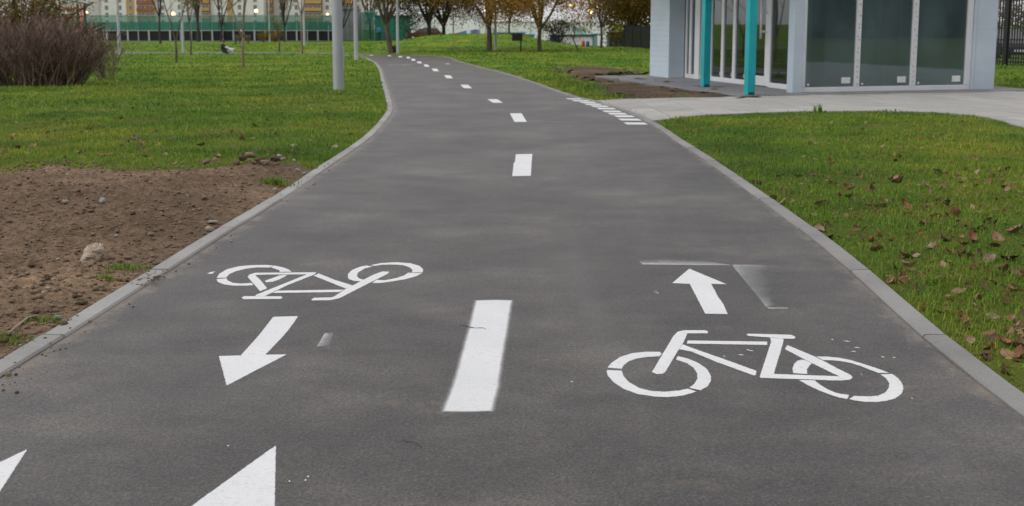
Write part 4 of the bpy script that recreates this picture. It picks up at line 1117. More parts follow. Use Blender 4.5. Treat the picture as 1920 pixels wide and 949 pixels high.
def ybush(label, u, v, w, h, seed):
    x, y = px(u, v); root = empty('yellow_bush', (x, y, float(T(y)) - .02)); tag(root, label, 'bush', 'small yellow bushes before the net fence')
    t = Tree(seed)
    for k in range(14):
        a = t.r.uniform(0, 6.28); t.grow(Vector((0, 0, 0)), Vector((math.cos(a) * .5, math.sin(a) * .5, 1)).normalized(), h * t.r.uniform(.6, 1), .02, 2, 3, .7, .05, (3, 3, 3), (4, 4, 3, 3))
    t.mb.build('stems', M_bark, root); link('leaves', leaf_mesh('leaves', t.tips, 700, .12, .055, seed), M_fol_yel, root)
ybush('yellow bush left of the thin lamp post before the net fence', 494, 80, .8, 1.1, 41)
ybush('yellow bush right of the thin lamp post before the net fence', 516, 80.5, .7, 1.1, 42)
ybush('yellow bush right of the birch trunk before the net fence', 582, 78, .7, .9, 43)

# ================================================================== BACKGROUND
# green net fence on dark boards
FY = 116.0
zf = float(T(FY))
xa, xb = at(122, 78, FY)[0], at(636, 78, FY)[0]
nf = tag(empty('net_fence', (xa, FY, zf)), 'long fence with green netting above dark boards and grey posts', 'fence')
nb = 26; bw = (xb - xa) / nb
zt = at(0, 29, FY)[2] - zf; zm = at(0, 56.5, FY)[2] - zf
for i in range(nb + 1):
    big = i % 2 == 0; w_ = .085 if big else .045
    mb = MB(); mb.box(i * bw - w_, i * bw + w_, -.09, -.001, 0, zm); mb.build('post', M_steel, nf)
    if i < nb:
        mb = MB(); mb.box(i * bw, i * bw + bw - .004, .0, .03, .12, zm - .09); mb.build('board', M_dark, nf)
        mb = MB(); mb.box(i * bw + .01, i * bw + bw - .01, .001, .012, zm - .02, zt); np_ = mb.build('net_panel', M_net, nf)
        mb = MB(); mb.box(i * bw + .01, i * bw + bw - .01, .02, .03, zm - .02, zm + (zt - zm) * .55); mb.build('windbreak', M_net2, np_)
mb = MB(); mb.box(-.1, xb - xa + .1, -.06, .06, zm - .085, zm - .025); mb.build('rail', M_steel, nf)
mb = MB(); mb.box(-.1, xb - xa + .1, -.15, .1, -.1, .115); mb.build('base_kerb', M_plinth, nf)
mb = MB(); mb.box(-.1, xb - xa + .1, -.03, .03, zt, zt + .05); mb.build('rail', M_steel, nf)
# grey shed and green boarding behind the lamp posts
def hall(name, label, cat, u0, u1, vt, Y, depth, mat, pitch=None, pmat=None, base=None, roofmat=None):
    x0, x1 = at(u0, 0, Y)[0], at(u1, 0, Y)[0]; z = float(groundz((x0 + x1) / 2, Y)); h = at(0, vt, Y)[2] - z
    root = tag(empty(name, (x0, Y, z)), label, cat)
    mb = MB(); mb.box(0, x1 - x0, .05, depth, -.3, h); mb.build('wall', mat, root)
    mb = MB(); mb.box(-.15, x1 - x0 + .15, -.1, depth + .15, h + .002, h + .16); mb.build('roof', roofmat or mat, root)
    if pitch:
        n = max(1, int((x1 - x0) / pitch)); w_ = (x1 - x0) / n
        for i in range(n):
            mb = MB(); mb.box(i * w_ + .03, (i + 1) * w_ - .03, -.01, .048, .05 if base is None else base, h - .05); mb.build('panel', pmat or mat, root)
    return root, x1 - x0, h
hall('shed', 'grey slatted metal shed between the nearest lamp posts', 'shed', 637, 664, 18, 120, 5, M_grey, .45, M_grey)
hall('green_hoarding', 'green panelled site hoarding behind the leaning tree', 'hoarding', 702, 766, 31, 124, 2, M_green, .55, M_green)
hall('green_hoarding', 'pale green hoarding between grey shed and leaning tree', 'hoarding', 667, 701, 24, 126, 2, M_net, .6, M_net)
M_hall = simple('white_cladding', [(0.35, (0.74, 0.75, 0.77)), (0.65, (0.80, 0.81, 0.83))], .4, .6)
hall('white_hall', 'long low white hall behind the dark trees', 'hall', 766, 899, 30, 150, 12, M_hall, 2.2, M_hall)
hall('low_building', 'low dark building with turquoise roof behind the mound', 'building', 925, 985, 62, 120, 6, M_dark, 1.6, M_dark, roofmat=M_cyan)
hall('warehouse', 'long pale warehouse closing the view behind the lit lamps', 'building', 900, 1150, 42, 140, 14, M_hall, 3.0, M_hall)
rt, wl_, h_ = hall('white_cabin', 'white site cabin with dark green roof trim right of centre', 'cabin', 1047, 1112, 68, 112, 3, M_bwhite, 1.2, M_frame, roofmat=M_dgreen)
hall('blue_container', 'dark blue container left of the white cabin', 'container', 1033, 1046.4, 68, 110, 3, M_blue, .4, M_blue)
hall('blue_kiosk', 'light blue kiosk right of the white cabin', 'kiosk', 1112.6, 1121, 66, 113, 2, M_lblue, .4, M_cyan)
hall('blue_kiosk', 'light blue stall at the foot of the mound', 'kiosk', 981, 1001, 67, 116, 2, M_lblue, .5, M_dark)
hall('turquoise_roof_hut', 'small hut with turquoise roof behind the white cabin', 'hut', 1076, 1100, 55, 125, 3, M_hall, 1.0, M_cyan, roofmat=M_cyan)
hall('dark_shed', 'dark blue shed between bare tree and palisade fence', 'shed', 1144, 1171, 63, 104, 3, simple('navy_sheet', (0.02, 0.035, 0.06), 2, .6), .5, simple('navy_sheet_light', (0.03, 0.05, 0.08), 2, .6))
for (u, m_, l) in ((1093.5, M_red, 'red barrel standing before the white cabin'), (1102, M_blue, 'dark blue barrel right of the red one')):
    x, Y = px(u, 91)[0], px(u, 91)[1]
    x = at(u, 91, 85)[0]; mb = MB(); mb.lathe([(.17, 0), (.18, .02), (.18, .18), (.19, .2), (.18, .22), (.18, .38), (.19, .4), (.18, .42), (.175, .58), (.15, .6)], 14)
    bo = mb.build('barrel', m_, None, (x, 85, float(groundz(x, 85)))); bo.scale = (.72, .72, .72); tag(bo, l, 'barrel', 'barrels by the cabin')
# tilted colourful board on the mound
xq = at(874, 70, 100)[0]; rb = tag(empty('play_wall', (at(851, 70, 101)[0], 101, float(groundz(at(874, 70, 101)[0], 101)) - .15)), 'blue, red and white play wall lying on the mound', 'play wall')
wq = at(899, 0, 101)[0] - at(851, 0, 101)[0]
prof = [0, .10, .22, .36, .5, .66, .8, .88, 1.0]; hs = [.55, .62, .72, .85, .95, 1.0, 1.08, 1.12, 1.0]; cs = [M_lblue, M_red, M_lblue, M_lblue, M_paper, M_lblue, M_red, M_lblue]
for i in range(8):
    mb = MB(); mb.prism([(prof[i] * wq, .02), (prof[i + 1] * wq - .01, .02), (prof[i + 1] * wq - .01, hs[i + 1] * .72), (prof[i] * wq, hs[i] * .72)], -.1, .1)
    o = mb.build('panel', cs[i], rb); o.rotation_euler = (0, 0, R(-90)); o.scale = (1, 1, 1)
    o.rotation_euler = (0, 0, R(-90)); 
    for v_ in o.data.vertices: v_.co = (-v_.co.y * 0 + v_.co.x, v_.co.y, v_.co.z)
# climbing frame
cfy = 108.0; xo = at(145, 60, cfy)[0]; cf = tag(empty('climbing_frame', (xo, cfy, float(T(cfy)))), 'red climbing frame with dark posts behind the shrub', 'climbing frame')
zz = lambda v: at(0, v, cfy)[2] - float(T(cfy))
for u in (145, 158):
    mb = MB(); q = at(u, 0, cfy)[0] - xo; mb.box(q - .09, q + .09, -.09, .09, 0, zz(7)); mb.build('post', M_black, cf)
for v in (17, 32, 47, 60):
    mb = MB(); mb.tube([(at(118, 0, cfy)[0] - xo, -.13, zz(v)), (at(162 if v == 17 else 155, 0, cfy)[0] - xo, -.13, zz(v - 1))], .085, 8); mb.build('rung', M_red, cf)
mb = MB(); mb.tube([(at(153, 0, cfy)[0] - xo, -.2, 0), (at(152, 0, cfy)[0] - xo, -.2, zz(14))], .06, 8); mb.build('upright', M_red, cf)

# apartment blocks
def block(label, segs, Y, seed):
    r = random.Random(seed); x0 = at(segs[0][0], 0, Y)[0]; z = float(T(Y)); root = tag(empty('apartment_block', (x0, Y, z)), label, 'building', 'apartment blocks beyond the fence')
    FH = 2.35; nfl = 6
    for (u0, u1, mt, kind) in segs:
        a, b = at(u0, 0, Y)[0] - x0, at(u1, 0, Y)[0] - x0; prj = -.9 if kind == 'b' else (-.3 if kind == 'p' else 0)
        mb = MB(); mb.box(a + .02, b - .02, prj, 12, 0, nfl * FH + .6); mb.build('wall', mt, root)
        if kind == 'p': continue
        n = max(1, int((b - a) / 2.7)); w_ = (b - a) / n
        for f in range(1, 5):
            zc = f * FH + .1
            if kind == 'b':
                mb = MB(); mb.box(a + .15, b - .15, prj - .5, prj - .02, zc - 1.15, zc - .15); mb.build('balcony', M_bbrick if mt is not M_bbrick else M_borange, root)
            for i in range(n):
                c = a + (i + .5) * w_; hw = .5 if kind != 'b' else w_ * .42
                mb = MB(); mb.box(c - hw - .08, c + hw + .08, prj - .05, prj - .005, zc - .73, zc + .78); wf = mb.build('window', M_bwhite, root)
                for (s0, s1) in ((-hw, -.03), (.03, hw)):
                    mb = MB(); mb.box(c + s0, c + s1, prj - .075, prj - .052, zc - .65, zc + .7); mb.build('pane', M_bglass, wf)
    return root
W, O, B, K = M_bwhite, M_borange, M_bbrick, M_bpink
block('pale apartment block with an orange bay at the left', [(150, 186, K, 'p'), (186, 212, W, 'w'), (212, 236, W, 'w'), (236, 252, O, 'w'), (252, 257, W, 'p'), (257, 290, O, 'b'), (290, 318, W, 'w')], 350, 1)
block('white and brick apartment block in the middle of the skyline', [(322, 350, W, 'w'), (350, 378, K, 'w'), (378, 394, B, 'b'), (394, 426, W, 'w'), (426, 435, O, 'p'), (435, 462, W, 'w'), (462, 494, W, 'w')], 340, 2)
block('brick and white apartment block left of the grey shed', [(497, 512, B, 'b'), (512, 540, K, 'w'), (540, 570, W, 'w'), (570, 604, B, 'b'), (604, 640, W, 'w'), (640, 662, B, 'b'), (662, 712, W, 'w')], 345, 3)
block('distant pale apartment block behind the larch', [(60, 92, K, 'w'), (92, 128, W, 'w')], 380, 4)

# palisade fence running behind the pavilion
def palisade(label, p0, p1, pitch, h, post_every, pr):
    p0 = np.array(p0, float); p1 = np.array(p1, float); L = np.linalg.norm(p1 - p0); d = (p1 - p0) / L
    root = tag(empty('palisade_fence', (p0[0], p0[1], float(T(p0[1])))), label, 'fence')
    def zl(s): return float(T((p0 + d * s)[1])) - float(T(p0[1]))
    n = int(L / pitch); ang = math.atan2(d[1], d[0])
    base = MB(); base.box(-pr, pr, -pr * .6, pr * .6, .10, h); bme = base.mesh('picket')
    for i in range(n):
        s = (i + .5) * pitch; o = link('picket', bme, M_black, root, (d[0] * s, d[1] * s, zl(s))); o.rotation_euler = (0, 0, ang)
    pm = MB(); pm.bbox(-.075, .075, -.075, .075, -.1, h + .08, .01); pme = pm.mesh('post')
    for i in range(int(L / post_every) + 1):
        s = i * post_every; o = link('post', pme, M_black, root, (d[0] * s, d[1] * s, zl(s))); o.rotation_euler = (0, 0, ang)
    for z in (.22, h - .25):
        mb = MB(); mb.tube([(0, 0, z), (d[0] * L, d[1] * L, zl(L) + z)], .025, 6); mb.build('rail', M_black, root)
q = px(1884, 127.5)
palisade('black steel palisade fence right of the pavilion', (q[0] - 2.485, q[1] + 4.57), (q[0] + 4.6, q[1] - 8.46), .105, 2.6, 2.6, .024)
palisade('far black palisade fence between willow and pavilion', (at(1171, 90, 88)[0], 88), (at(1262, 95, 74)[0], 74), .15, 1.75, 2.6, .045)
M_fol_hedge = mk_foliage('hedge_foliage', [(0, (0.16, 0.12, 0.10)), (0.5, (0.25, 0.20, 0.175)), (1, (0.36, 0.30, 0.27))])
# hedge mass behind the palisade fence
hp = [Vector((random.uniform(0, 9), random.uniform(0, 1.6), random.uniform(.3, 3.2))) for _ in range(300)]
hx = at(1874, 90, 62)[0]; hg = link('hedge', leaf_mesh('hedge', hp, 5000, .4, .10, 77), M_fol_hedge, None, (hx - 2.5, 66, float(T(62)))); tag(hg, 'dull brown hedge behind the palisade and the parked car', 'hedge')

# ------------------------------------------------------------------ cars
def car(label, x, y, rz, paint, lit):
    root = tag(empty('parked_car', (x, y, float(T(y))), rz), label, 'car')
    body = [(-2.05, .32), (-2.1, .55), (-2.02, .82), (-1.75, .92), (-.95, .98), (1.15, .97), (1.95, .82), (2.12, .62), (2.12, .34), (1.9, .24), (-1.9, .24)]
    cab = [(-1.85, .93), (-1.35, 1.40), (-.9, 1.47), (.1, 1.46), (.45, 1.36), (1.15, .98), (.2, .97)]
    mb = MB(); mb.prism(body, -.85, .85); b_ = mb.build('body', paint, root)
    mb = MB(); mb.prism(cab, -.72, .72); mb.build('cabin', paint, root)
    mb = MB(); mb.prism([(.52, 1.33), (1.10, 1.0), (1.16, 1.0), (.56, 1.36)], -.66, .66); mb.build('windscreen', M_bglass, root)
    for s in (-1, 1):
        mb = MB(); mb.prism([(-1.45, 1.0), (-1.15, 1.36), (.38, 1.34), (.95, 1.0)], s * .725 - .006, s * .725 + .006); mb.build('side_window', M_bglass, root)
        mb = MB(); mb.bbox(s * .62 - .10, s * .62 + .10, 2.05, 2.14, .60, .74, .02); mb.build('headlight', M_head if lit else M_frame, root)
        for yy in (-1.28, 1.32):
            wh = empty('wheel', (s * .78, yy, .31)); wh.parent = root
            mb = MB(); mb.lathe([(.2, -.1), (.30, -.1), (.315, -.07), (.315, .07), (.30, .1), (.2, .1)], 18); t_ = mb.build('tyre', M_tyre, wh); t_.rotation_euler = (0, R(90), 0)
            mb = MB(); mb.lathe([(.05, -.105), (.2, -.102), (.2, .102), (.05, .105)], 12); t_ = mb.build('rim', M_chrome, wh); t_.rotation_euler = (0, R(90), 0)
    mb = MB(); mb.bbox(-.5, .5, 2.11, 2.15, .38, .52, .01); mb.build('grille', M_black, root)
    mb = MB(); mb.bbox(-.26, .26, 2.151, 2.165, .40, .50, .003); mb.build('number_plate', M_paper, root)
    return root
cx_, cy_ = at(1906, 112, 52)[0], 52
car('dark car with lit headlights behind the palisade fence', cx_ + .2, cy_ + 2, R(176), M_carblk, True)
car('brown car roof showing behind the dark broad trees', at(798, 68, 122)[0], 122, R(88), M_carbrn, False)
# ------------------------------------------------------------------ bin, board
bx, by = px(739, 99.5)
bn = tag(empty('litter_bin', (bx, by + .3, float(groundz(bx, by)) - .02)), 'small brown litter bin between leaning tree and lamp post', 'bin')
mb = MB(); mb.lathe([(.13, .06), (.15, .1), (.17, .42), (.165, .44)], 14); mb.build('bucket', M_brown, bn)
mb = MB(); mb.lathe([(.18, .441), (.185, .46), (.18, .48)], 14); mb.build('rim', M_black, bn); mb = MB(); mb.lathe([(.05, 0), (.05, .059)], 8); mb.build('foot', M_black, bn)
sx_, sy_ = px(976.5, 96.5)
sb = tag(empty('notice_board', (sx_, sy_, float(groundz(sx_, sy_)) - .02)), 'dark blank notice board on a post right of the mound', 'board')
mb = MB(); mb.bbox(-.05, .05, -.04, .04, 0, 1.25, .01); mb.build('post', M_black, sb)
mb = MB(); mb.bbox(-.62, .12, -.075, -.042, .72, 1.22, .01); mb.build('board', simple('slate_board', (0.045, 0.04, 0.04), 3, .6), sb)

# ================================================================== PEOPLE
def person(name, label, joints, edges, radii, mats, loc, rz=0, hair=True):
    me = bpy.data.meshes.new('body'); names = list(joints); V = [joints[n] for n in names]
    me.from_pydata(V, [(names.index(a), names.index(b)) for a, b in edges], [])
    root = empty(name, loc, rz); tag(root, label, 'person' if name == 'person' else 'dog')
    o = link('body', me, mats[0], root)
    sk = o.modifiers.new('skin', 'SKIN'); sk.use_smooth_shade = True
    if not me.skin_vertices: me.skin_vertices.new() if hasattr(me.skin_vertices, 'new') else None
    for i, n in enumerate(names):
        if len(me.skin_vertices):
            me.skin_vertices[0].data[i].radius = (radii[n], radii[n]); me.skin_vertices[0].data[i].use_root = (i == 0)
    ss = o.modifiers.new('sub', 'SUBSURF'); ss.levels = 1; ss.render_levels = 2
    if hair:
        h = Vector(joints['head']); mb = MB(); mb.lathe([(.02, .12), (.07, .10), (.10, .04), (.102, -.01), (.09, -.05)][::-1], 12); mb.build('hair', mats[1], root, tuple(h + Vector((-.01, .01, .02))))
    return root
def clothes(name, zs):
    """jacket, trousers and skin split by height in the figure's own space"""
    m, nt, p, o = newmat(name); tc = N(nt, 'ShaderNodeTexCoord'); s = N(nt, 'ShaderNodeSeparateXYZ'); nt.links.new(tc.outputs['Object'], s.inputs[0])
    mr = math_(nt, 'DIVIDE', s.outputs['Z'], 2.0)
    nt.links.new(ramp(nt, mr, [(z / 2.0, c) for z, c in zs], 'CONSTANT'), p.inputs['Base Color']); p.inputs['Roughness'].default_value = .8
    return m
M_hair = simple('brown_hair', (0.10, 0.045, 0.02), 20, .7); M_hairw = simple('white_cap', (0.55, 0.56, .58), 10, .7)
skin = (0.5, 0.3, 0.22)
# seated on the grass, turned to the right, arm out to a small white dog
J = dict(pelvis=(0, 0, .14), belly=(-.02, 0, .30), chest=(.02, 0, .50), neck=(.05, 0, .64), head=(.09, 0, .76), shl=(.03, .15, .56), shr=(.03, -.15, .56), ell=(.20, .19, .36), elr=(.22, -.19, .36), hal=(.44, .12, .30), har=(.46, -.14, .30), kl=(.26, .22, .14), kr=(.28, -.20, .14), al=(.30, .02, .07), ar=(.34, -.04, .07), tl=(.36, -.08, .06), tr=(.38, .08, .06))
E = [('pelvis', 'belly'), ('belly', 'chest'), ('chest', 'neck'), ('neck', 'head'), ('chest', 'shl'), ('chest', 'shr'), ('shl', 'ell'), ('ell', 'hal'), ('shr', 'elr'), ('elr', 'har'), ('pelvis', 'kl'), ('kl', 'al'), ('al', 'tl'), ('pelvis', 'kr'), ('kr', 'ar'), ('ar', 'tr')]
RD = dict(pelvis=.15, belly=.15, chest=.15, neck=.06, head=.10, shl=.075, shr=.075, ell=.055, elr=.055, hal=.038, har=.038, kl=.07, kr=.07, al=.045, ar=.045, tl=.04, tr=.04)
Y0 = 66.0; xx = at(417.5, 103, Y0)[0]
person('person', 'person in a navy jacket sitting on the grass beside the far path', J, E, RD, [clothes('navy_clothes', [(0, (0.012, 0.018, 0.035)), (.64, skin)]), M_hair], (xx, Y0, float(groundz(xx, Y0))), R(-8))
DJ = dict(hip=(-.12, 0, .19), chest=(.10, 0, .20), neck=(.17, 0, .27), head=(.21, 0, .33), muz=(.30, 0, .30), tail=(-.20, 0, .24), tip=(-.25, 0, .33), fl=(.10, .05, .10), fl2=(.10, .05, .02), fr=(.11, -.05, .10), fr2=(.11, -.05, .02), hl=(-.09, .05, .13), hl1=(-.14, .05, .08), hl2=(-.12, .05, .02), hr=(-.09, -.05, .13), hr1=(-.14, -.05, .08), hr2=(-.12, -.05, .02))
DE = [('hip', 'chest'), ('chest', 'neck'), ('neck', 'head'), ('head', 'muz'), ('hip', 'tail'), ('tail', 'tip'), ('chest', 'fl'), ('fl', 'fl2'), ('chest', 'fr'), ('fr', 'fr2'), ('hip', 'hl'), ('hl', 'hl1'), ('hl1', 'hl2'), ('hip', 'hr'), ('hr', 'hr1'), ('hr1', 'hr2')]
DR = dict(hip=.085, chest=.10, neck=.07, head=.075, muz=.035, tail=.03, tip=.015, fl=.035, fl2=.025, fr=.035, fr2=.025, hl=.05, hl1=.03, hl2=.025, hr=.05, hr1=.03, hr2=.025)
xx = at(433, 103, Y0)[0]
person('dog', 'small fluffy white dog held by the seated person', DJ, DE, DR, [simple('white_fur', (0.55, 0.54, 0.5), 30, .95), None], (xx, Y0 - .05, float(groundz(xx, Y0))), R(170), hair=False).scale = (1.35, 1.35, 1.35)
def standing(label, u, vb, Y, top, jac, trou, hairm, sit=False):
    J = dict(pelvis=(0, 0, .92), belly=(0, 0, 1.08), chest=(0, 0, 1.3), neck=(0, 0, 1.47), head=(0, -.02, 1.60), shl=(.18, 0, 1.38), shr=(-.18, 0, 1.38), ell=(.24, .03, 1.12), elr=(-.24, .02, 1.12), hal=(.22, -.06, .90), har=(-.23, -.05, .90), hl=(.10, 0, .86), hr=(-.10, 0, .86), kl=(.12, -.05, .48), kr=(-.11, .06, .48), al=(.12, .03, .09), ar=(-.11, .14, .09), tl=(.14, -.12, .04), tr=(-.12, .0, .04))
    E = [('pelvis', 'belly'), ('belly', 'chest'), ('chest', 'neck'), ('neck', 'head'), ('chest', 'shl'), ('chest', 'shr'), ('shl', 'ell'), ('ell', 'hal'), ('shr', 'elr'), ('elr', 'har'), ('pelvis', 'hl'), ('hl', 'kl'), ('kl', 'al'), ('al', 'tl'), ('pelvis', 'hr'), ('hr', 'kr'), ('kr', 'ar'), ('ar', 'tr')]
    RD = dict(pelvis=.14, belly=.13, chest=.15, neck=.06, head=.105, shl=.08, shr=.08, ell=.055, elr=.055, hal=.038, har=.038, hl=.09, hr=.09, kl=.065, kr=.065, al=.045, ar=.045, tl=.04, tr=.04)
    if sit:
        for a, s in (('l', 1), ('r', -1)):
            J['k' + a] = (.13 * s, -.42, .92 - .42 + .40); J['a' + a] = (.13 * s, -.44, .46); J['t' + a] = (.13 * s, -.58, .42); J['ha' + a] = (.16 * s, -.30, .98); J['el' + a] = (.24 * s, -.08, 1.1)
        for k in J: J[k] = (J[k][0], J[k][1], J[k][2] - .40)
    x = at(u, vb, Y)[0]
    d = .40 if sit else 0
    return person('person', label, J, E, RD, [clothes('clothes', [(0, trou), (.98 - d, jac), (1.48 - d, skin)]), hairm], (x, Y, float(groundz(x, Y))), R(10))
standing('person in a blue jacket standing by the green hoarding', 711, 69, 118, 50, (0.05, 0.22, 0.42), (0.02, 0.022, 0.03), M_hair)
standing('person in black with a pale cap sitting on a bench behind a young tree', 453, 78, 103, 48, (0.012, 0.012, 0.016), (0.02, 0.02, 0.025), M_hairw, True)
bx = at(453, 78, 103)[0]; bz = float(groundz(bx, 103))
be = tag(empty('park_bench', (bx, 103.12, bz)), 'tan wooden bench under the seated person in black', 'bench')
for k in range(3):
    mb = MB(); mb.bbox(-.75, .75, -.20 + k * .15, -.07 + k * .15, .36, .40, .008); mb.build('seat_slat', M_bark_l, be)
for k in range(2):
    mb = MB(); mb.bbox(-.75, .75, .28, .31, .52 + k * .17, .65 + k * .17, .008); mb.build('back_slat', M_bark_l, be)
for s in (-.6, .6):
    mb = MB(); mb.box(s - .03, s + .03, -.18, .26, .30, .359); mb.box(s - .03, s + .03, -.18, -.12, 0, .299); mb.box(s - .03, s + .03, .261, .279, 0, .82); mb.build('leg', M_black, be)

# ================================================================== GRASS
def blades(bands, seed):
    g = np.random.default_rng(seed); outV = []; tot = 0
    for (y0, y1, dens, wm, hm) in bands:
        yc = (y0 + y1) / 2; xm = .52 * y1 + 1.2
        n = int(2 * xm * (y1 - y0) * dens)
        x = g.uniform(-xm, xm, n); y = g.uniform(y0, y1, n)
        ok = np.abs(x) < .50 * y + 1.2
        d = path_dist(x, y); ok &= d > KW + g.normal(0.012, .012, n)
        ok &= ~inpoly(x + (fbm(x, y, 3, 2, 90) - .5) * .15, y + (fbm(x, y, 4, 2, 91) - .5) * .15, apoly)
        jx = (fbm(x, y, 3, 3, 80) - .5) * .35; jy = (fbm(x, y, 3, 3, 85) - .5) * .35
        ind = inpoly(x + jx, y + jy, DIRT_A)
        dk = path_dist(x, y)
        weeds = (fbm(x, y, 2.2, 2, 95) > .60) & (dk < .35) & (dk > KW + .03) & (g.random(n) < .12)
        ind |= inpoly(x, y, DIRT_A) & (dk < .45) & (y < 8.3)
        ok &= ~ind | weeds
        ok &= (~inpoly(x + (fbm(x, y, 1.5, 2, 97) - .5) * 1.2, y + (fbm(x, y, 1.3, 2, 98) - .5) * 2.2, DIRT_B) | (g.random(n) < .05)) & ~inpoly(x, y, PLINTH)
        cl = fbm(x, y, 5.0, 2, 100); ok &= g.random(n) < .45 + 1.1 * np.clip(cl - .25, 0, .6)
        x, y = x[ok], y[ok]; n = len(x)
        ind = inpoly(x, y, DIRT_A)
        dk = path_dist(x, y)
        hh = hm * (.12 + 1.55 * fbm(x, y, 1.6, 3, 101)) * g.uniform(.55, 1.3, n)
        wild = (x > 0) & (y > 16.5) & (y < 32) & (dk < 2.2) & (fbm(x, y, 1.1, 2, 103) > .52)
        hh = np.where(ind, hh * .55, np.where(wild, hh * 2.1, hh))
        z = np.where(ind, z_a(x, y) - .01, groundz(x, y)) - .004
        a = g.uniform(0, 2 * np.pi, n); ln = g.uniform(.2, 1.35, n) ** 1.0
        dx, dy = np.cos(a), np.sin(a); wx, wy = -dy, dx
        w = wm * g.uniform(.6, 1.3, n)
        b = np.stack([x, y, z], -1); W_ = np.stack([wx * w, wy * w, 0 * w], -1)
        m1 = b + np.stack([dx * ln * hh * .28, dy * ln * hh * .28, hh * .6], -1)
        tp = b + np.stack([dx * ln * hh * .9, dy * ln * hh * .9, hh * (1 - .42 * ln)], -1)
        outV.append(np.stack([b - W_, b + W_, m1 + W_ * .75, m1 - W_ * .75, tp], 1).reshape(-1, 3)); tot += n
    V = np.concatenate(outV); i = np.arange(tot)[:, None] * 5
    Tq = np.concatenate([i + np.array([[0, 1, 2]]), i + np.array([[0, 2, 3]]), i + np.array([[3, 2, 4]])], 1).reshape(-1, 3)
    return mesh_np('grass', V, Tq)
gr = link('grass', blades([(2.6, 5, 7000, .0018, .042), (5, 7.5, 5600, .0021, .042), (7.5, 10.5, 3300, .0028, .044), (10.5, 15, 1450, .0042, .047), (15, 22, 480, .008, .055), (22, 34, 150, .013, .07), (34, 55, 38, .024, .08), (55, 75, 16, .038, .09), (75, 100, 7, .06, .10)], 5), M_blade)
tag(gr, 'short green grass blades covering the lawns', 'grass', kind='stuff')

# weed tuft growing out of the soil by the kerb, and a tall weed at the lawn's rim
def tuft(name, label, u, v, n, h, spread, seed, wid=.003):
    x, y = px(u, v); g = np.random.default_rng(seed); z = z_a_at(x, y) - .015 if u < 900 else float(groundz(x, y))
    bx = g.normal(0, spread, n); by = g.normal(0, spread * .6, n); a = g.uniform(0, 6.28, n); ln = g.uniform(.2, .9, n); hh = h * g.uniform(.5, 1.2, n)
    b = np.stack([bx, by, 0 * bx], -1); d = np.stack([np.cos(a), np.sin(a), 0 * a], -1); w = np.stack([-np.sin(a), np.cos(a), 0 * a], -1) * wid
    m1 = b + d * (ln * hh * .3)[:, None] + np.stack([0 * hh, 0 * hh, hh * .6], -1); tp = b + d * (ln * hh * .9)[:, None] + np.stack([0 * hh, 0 * hh, hh * (1 - .25 * ln)], -1)
    V = np.stack([b - w, b + w, m1 + w * .75, m1 - w * .75, tp], 1).reshape(-1, 3); i = np.arange(n)[:, None] * 5
    Fq = np.concatenate([i + np.array([[0, 1, 2]]), i + np.array([[0, 2, 3]]), i + np.array([[3, 2, 4]])], 1).reshape(-1, 3)
    tag(link(name, mesh_np(name, V, Fq), M_blade, None, (x, y, z)), label, 'plant', kind='stuff')
tuft('grass_tuft', 'bright green grass tuft in the soil beside the left kerb', 514, 352, 420, .07, .06, 1)
tuft('grass_tuft', 'thin weeds in the soil near the crumpled scrap', 232, 512, 110, .045, .05, 2)
tuft('grass_tuft', 'small weeds at the kerb below the crumpled scrap', 202, 533, 70, .04, .025, 3)
tuft('grass_tuft', 'sparse weeds beside the twig at the left kerb', 80, 612, 90, .04, .04, 4)
tuft('grass_tuft', 'sparse weeds in the lower left corner of the soil', 0, 650, 120, .045, .05, 5)
tuft('tall_weed', 'tall dark weed at the rim of the right lawn', 1534, 212, 26, .16, .03, 6, .007)

# ================================================================== FALLEN LEAVES
def leaf_shape(seed, curl, L=1.0):
    r = random.Random(seed); V = []; Fc = []; n = 6
    for i in range(n + 1):
        t = i / n; w = .36 * math.sin(math.pi * t ** .8) ** .8 + .012; lift = curl * (t - .5) ** 2 * 2.2
        for j, s in enumerate((-1, -.5, 0, .5, 1)):
            V.append((L * (t - .5) + r.uniform(-.015, .015), w * s * (1 - .25 * curl) + r.uniform(-.05, .05), lift + curl * .55 * abs(s) ** 1.6 * w * 1.6 + r.uniform(-.05, .05)))
    for i in range(n):
        for j in range(4): Fc.append((i * 5 + j, i * 5 + j + 1, (i + 1) * 5 + j + 1, (i + 1) * 5 + j))
    b = len(V); V += [(-.5, -.008, 0), (-.5, .008, 0), (-.78, 0, .05)]; Fc.append((b, b + 1, b + 2))
    me = bpy.data.meshes.new('fallen_leaf'); me.from_pydata(V, [], Fc); me.polygons.foreach_set('use_smooth', np.ones(len(Fc), bool)); me.update(); return me
def leaf_mat(name, c):
    m, nt, p, o = newmat(name)
    col = ramp(nt, noise(nt, 3.0, 4, .7), [(0.3, tuple(x * .6 for x in c)), (.55, c), (.75, tuple(x * 1.35 for x in c))])
    oi = N(nt, 'ShaderNodeObjectInfo'); col = mix(nt, .8, col, ramp(nt, oi.outputs['Random'], [(0, (.7, .7, .72)), (1, (1.3, 1.25, 1.2))]), 'MULTIPLY')
    nt.links.new(col, p.inputs['Base Color']); p.inputs['Roughness'].default_value = .65; p.inputs['Specular IOR Level'].default_value = .3
    return m
LC = [('tan', leaf_mat('tan_leaf', (.38, .235, .135))), ('dark brown', leaf_mat('dark_brown_leaf', (.125, .072, .042))), ('reddish brown', leaf_mat('reddish_leaf', (.25, .12, .062))), ('greyish pink', leaf_mat('grey_pink_leaf', (.36, .255, .175)))]
LM = {}
for ci, (cn, m_) in enumerate(LC):
    for k in range(3):
        me = leaf_shape(ci * 7 + k, [.1, .35, .7][k]); me.materials.append(m_); LM[ci, k] = me
rl = random.Random(99)
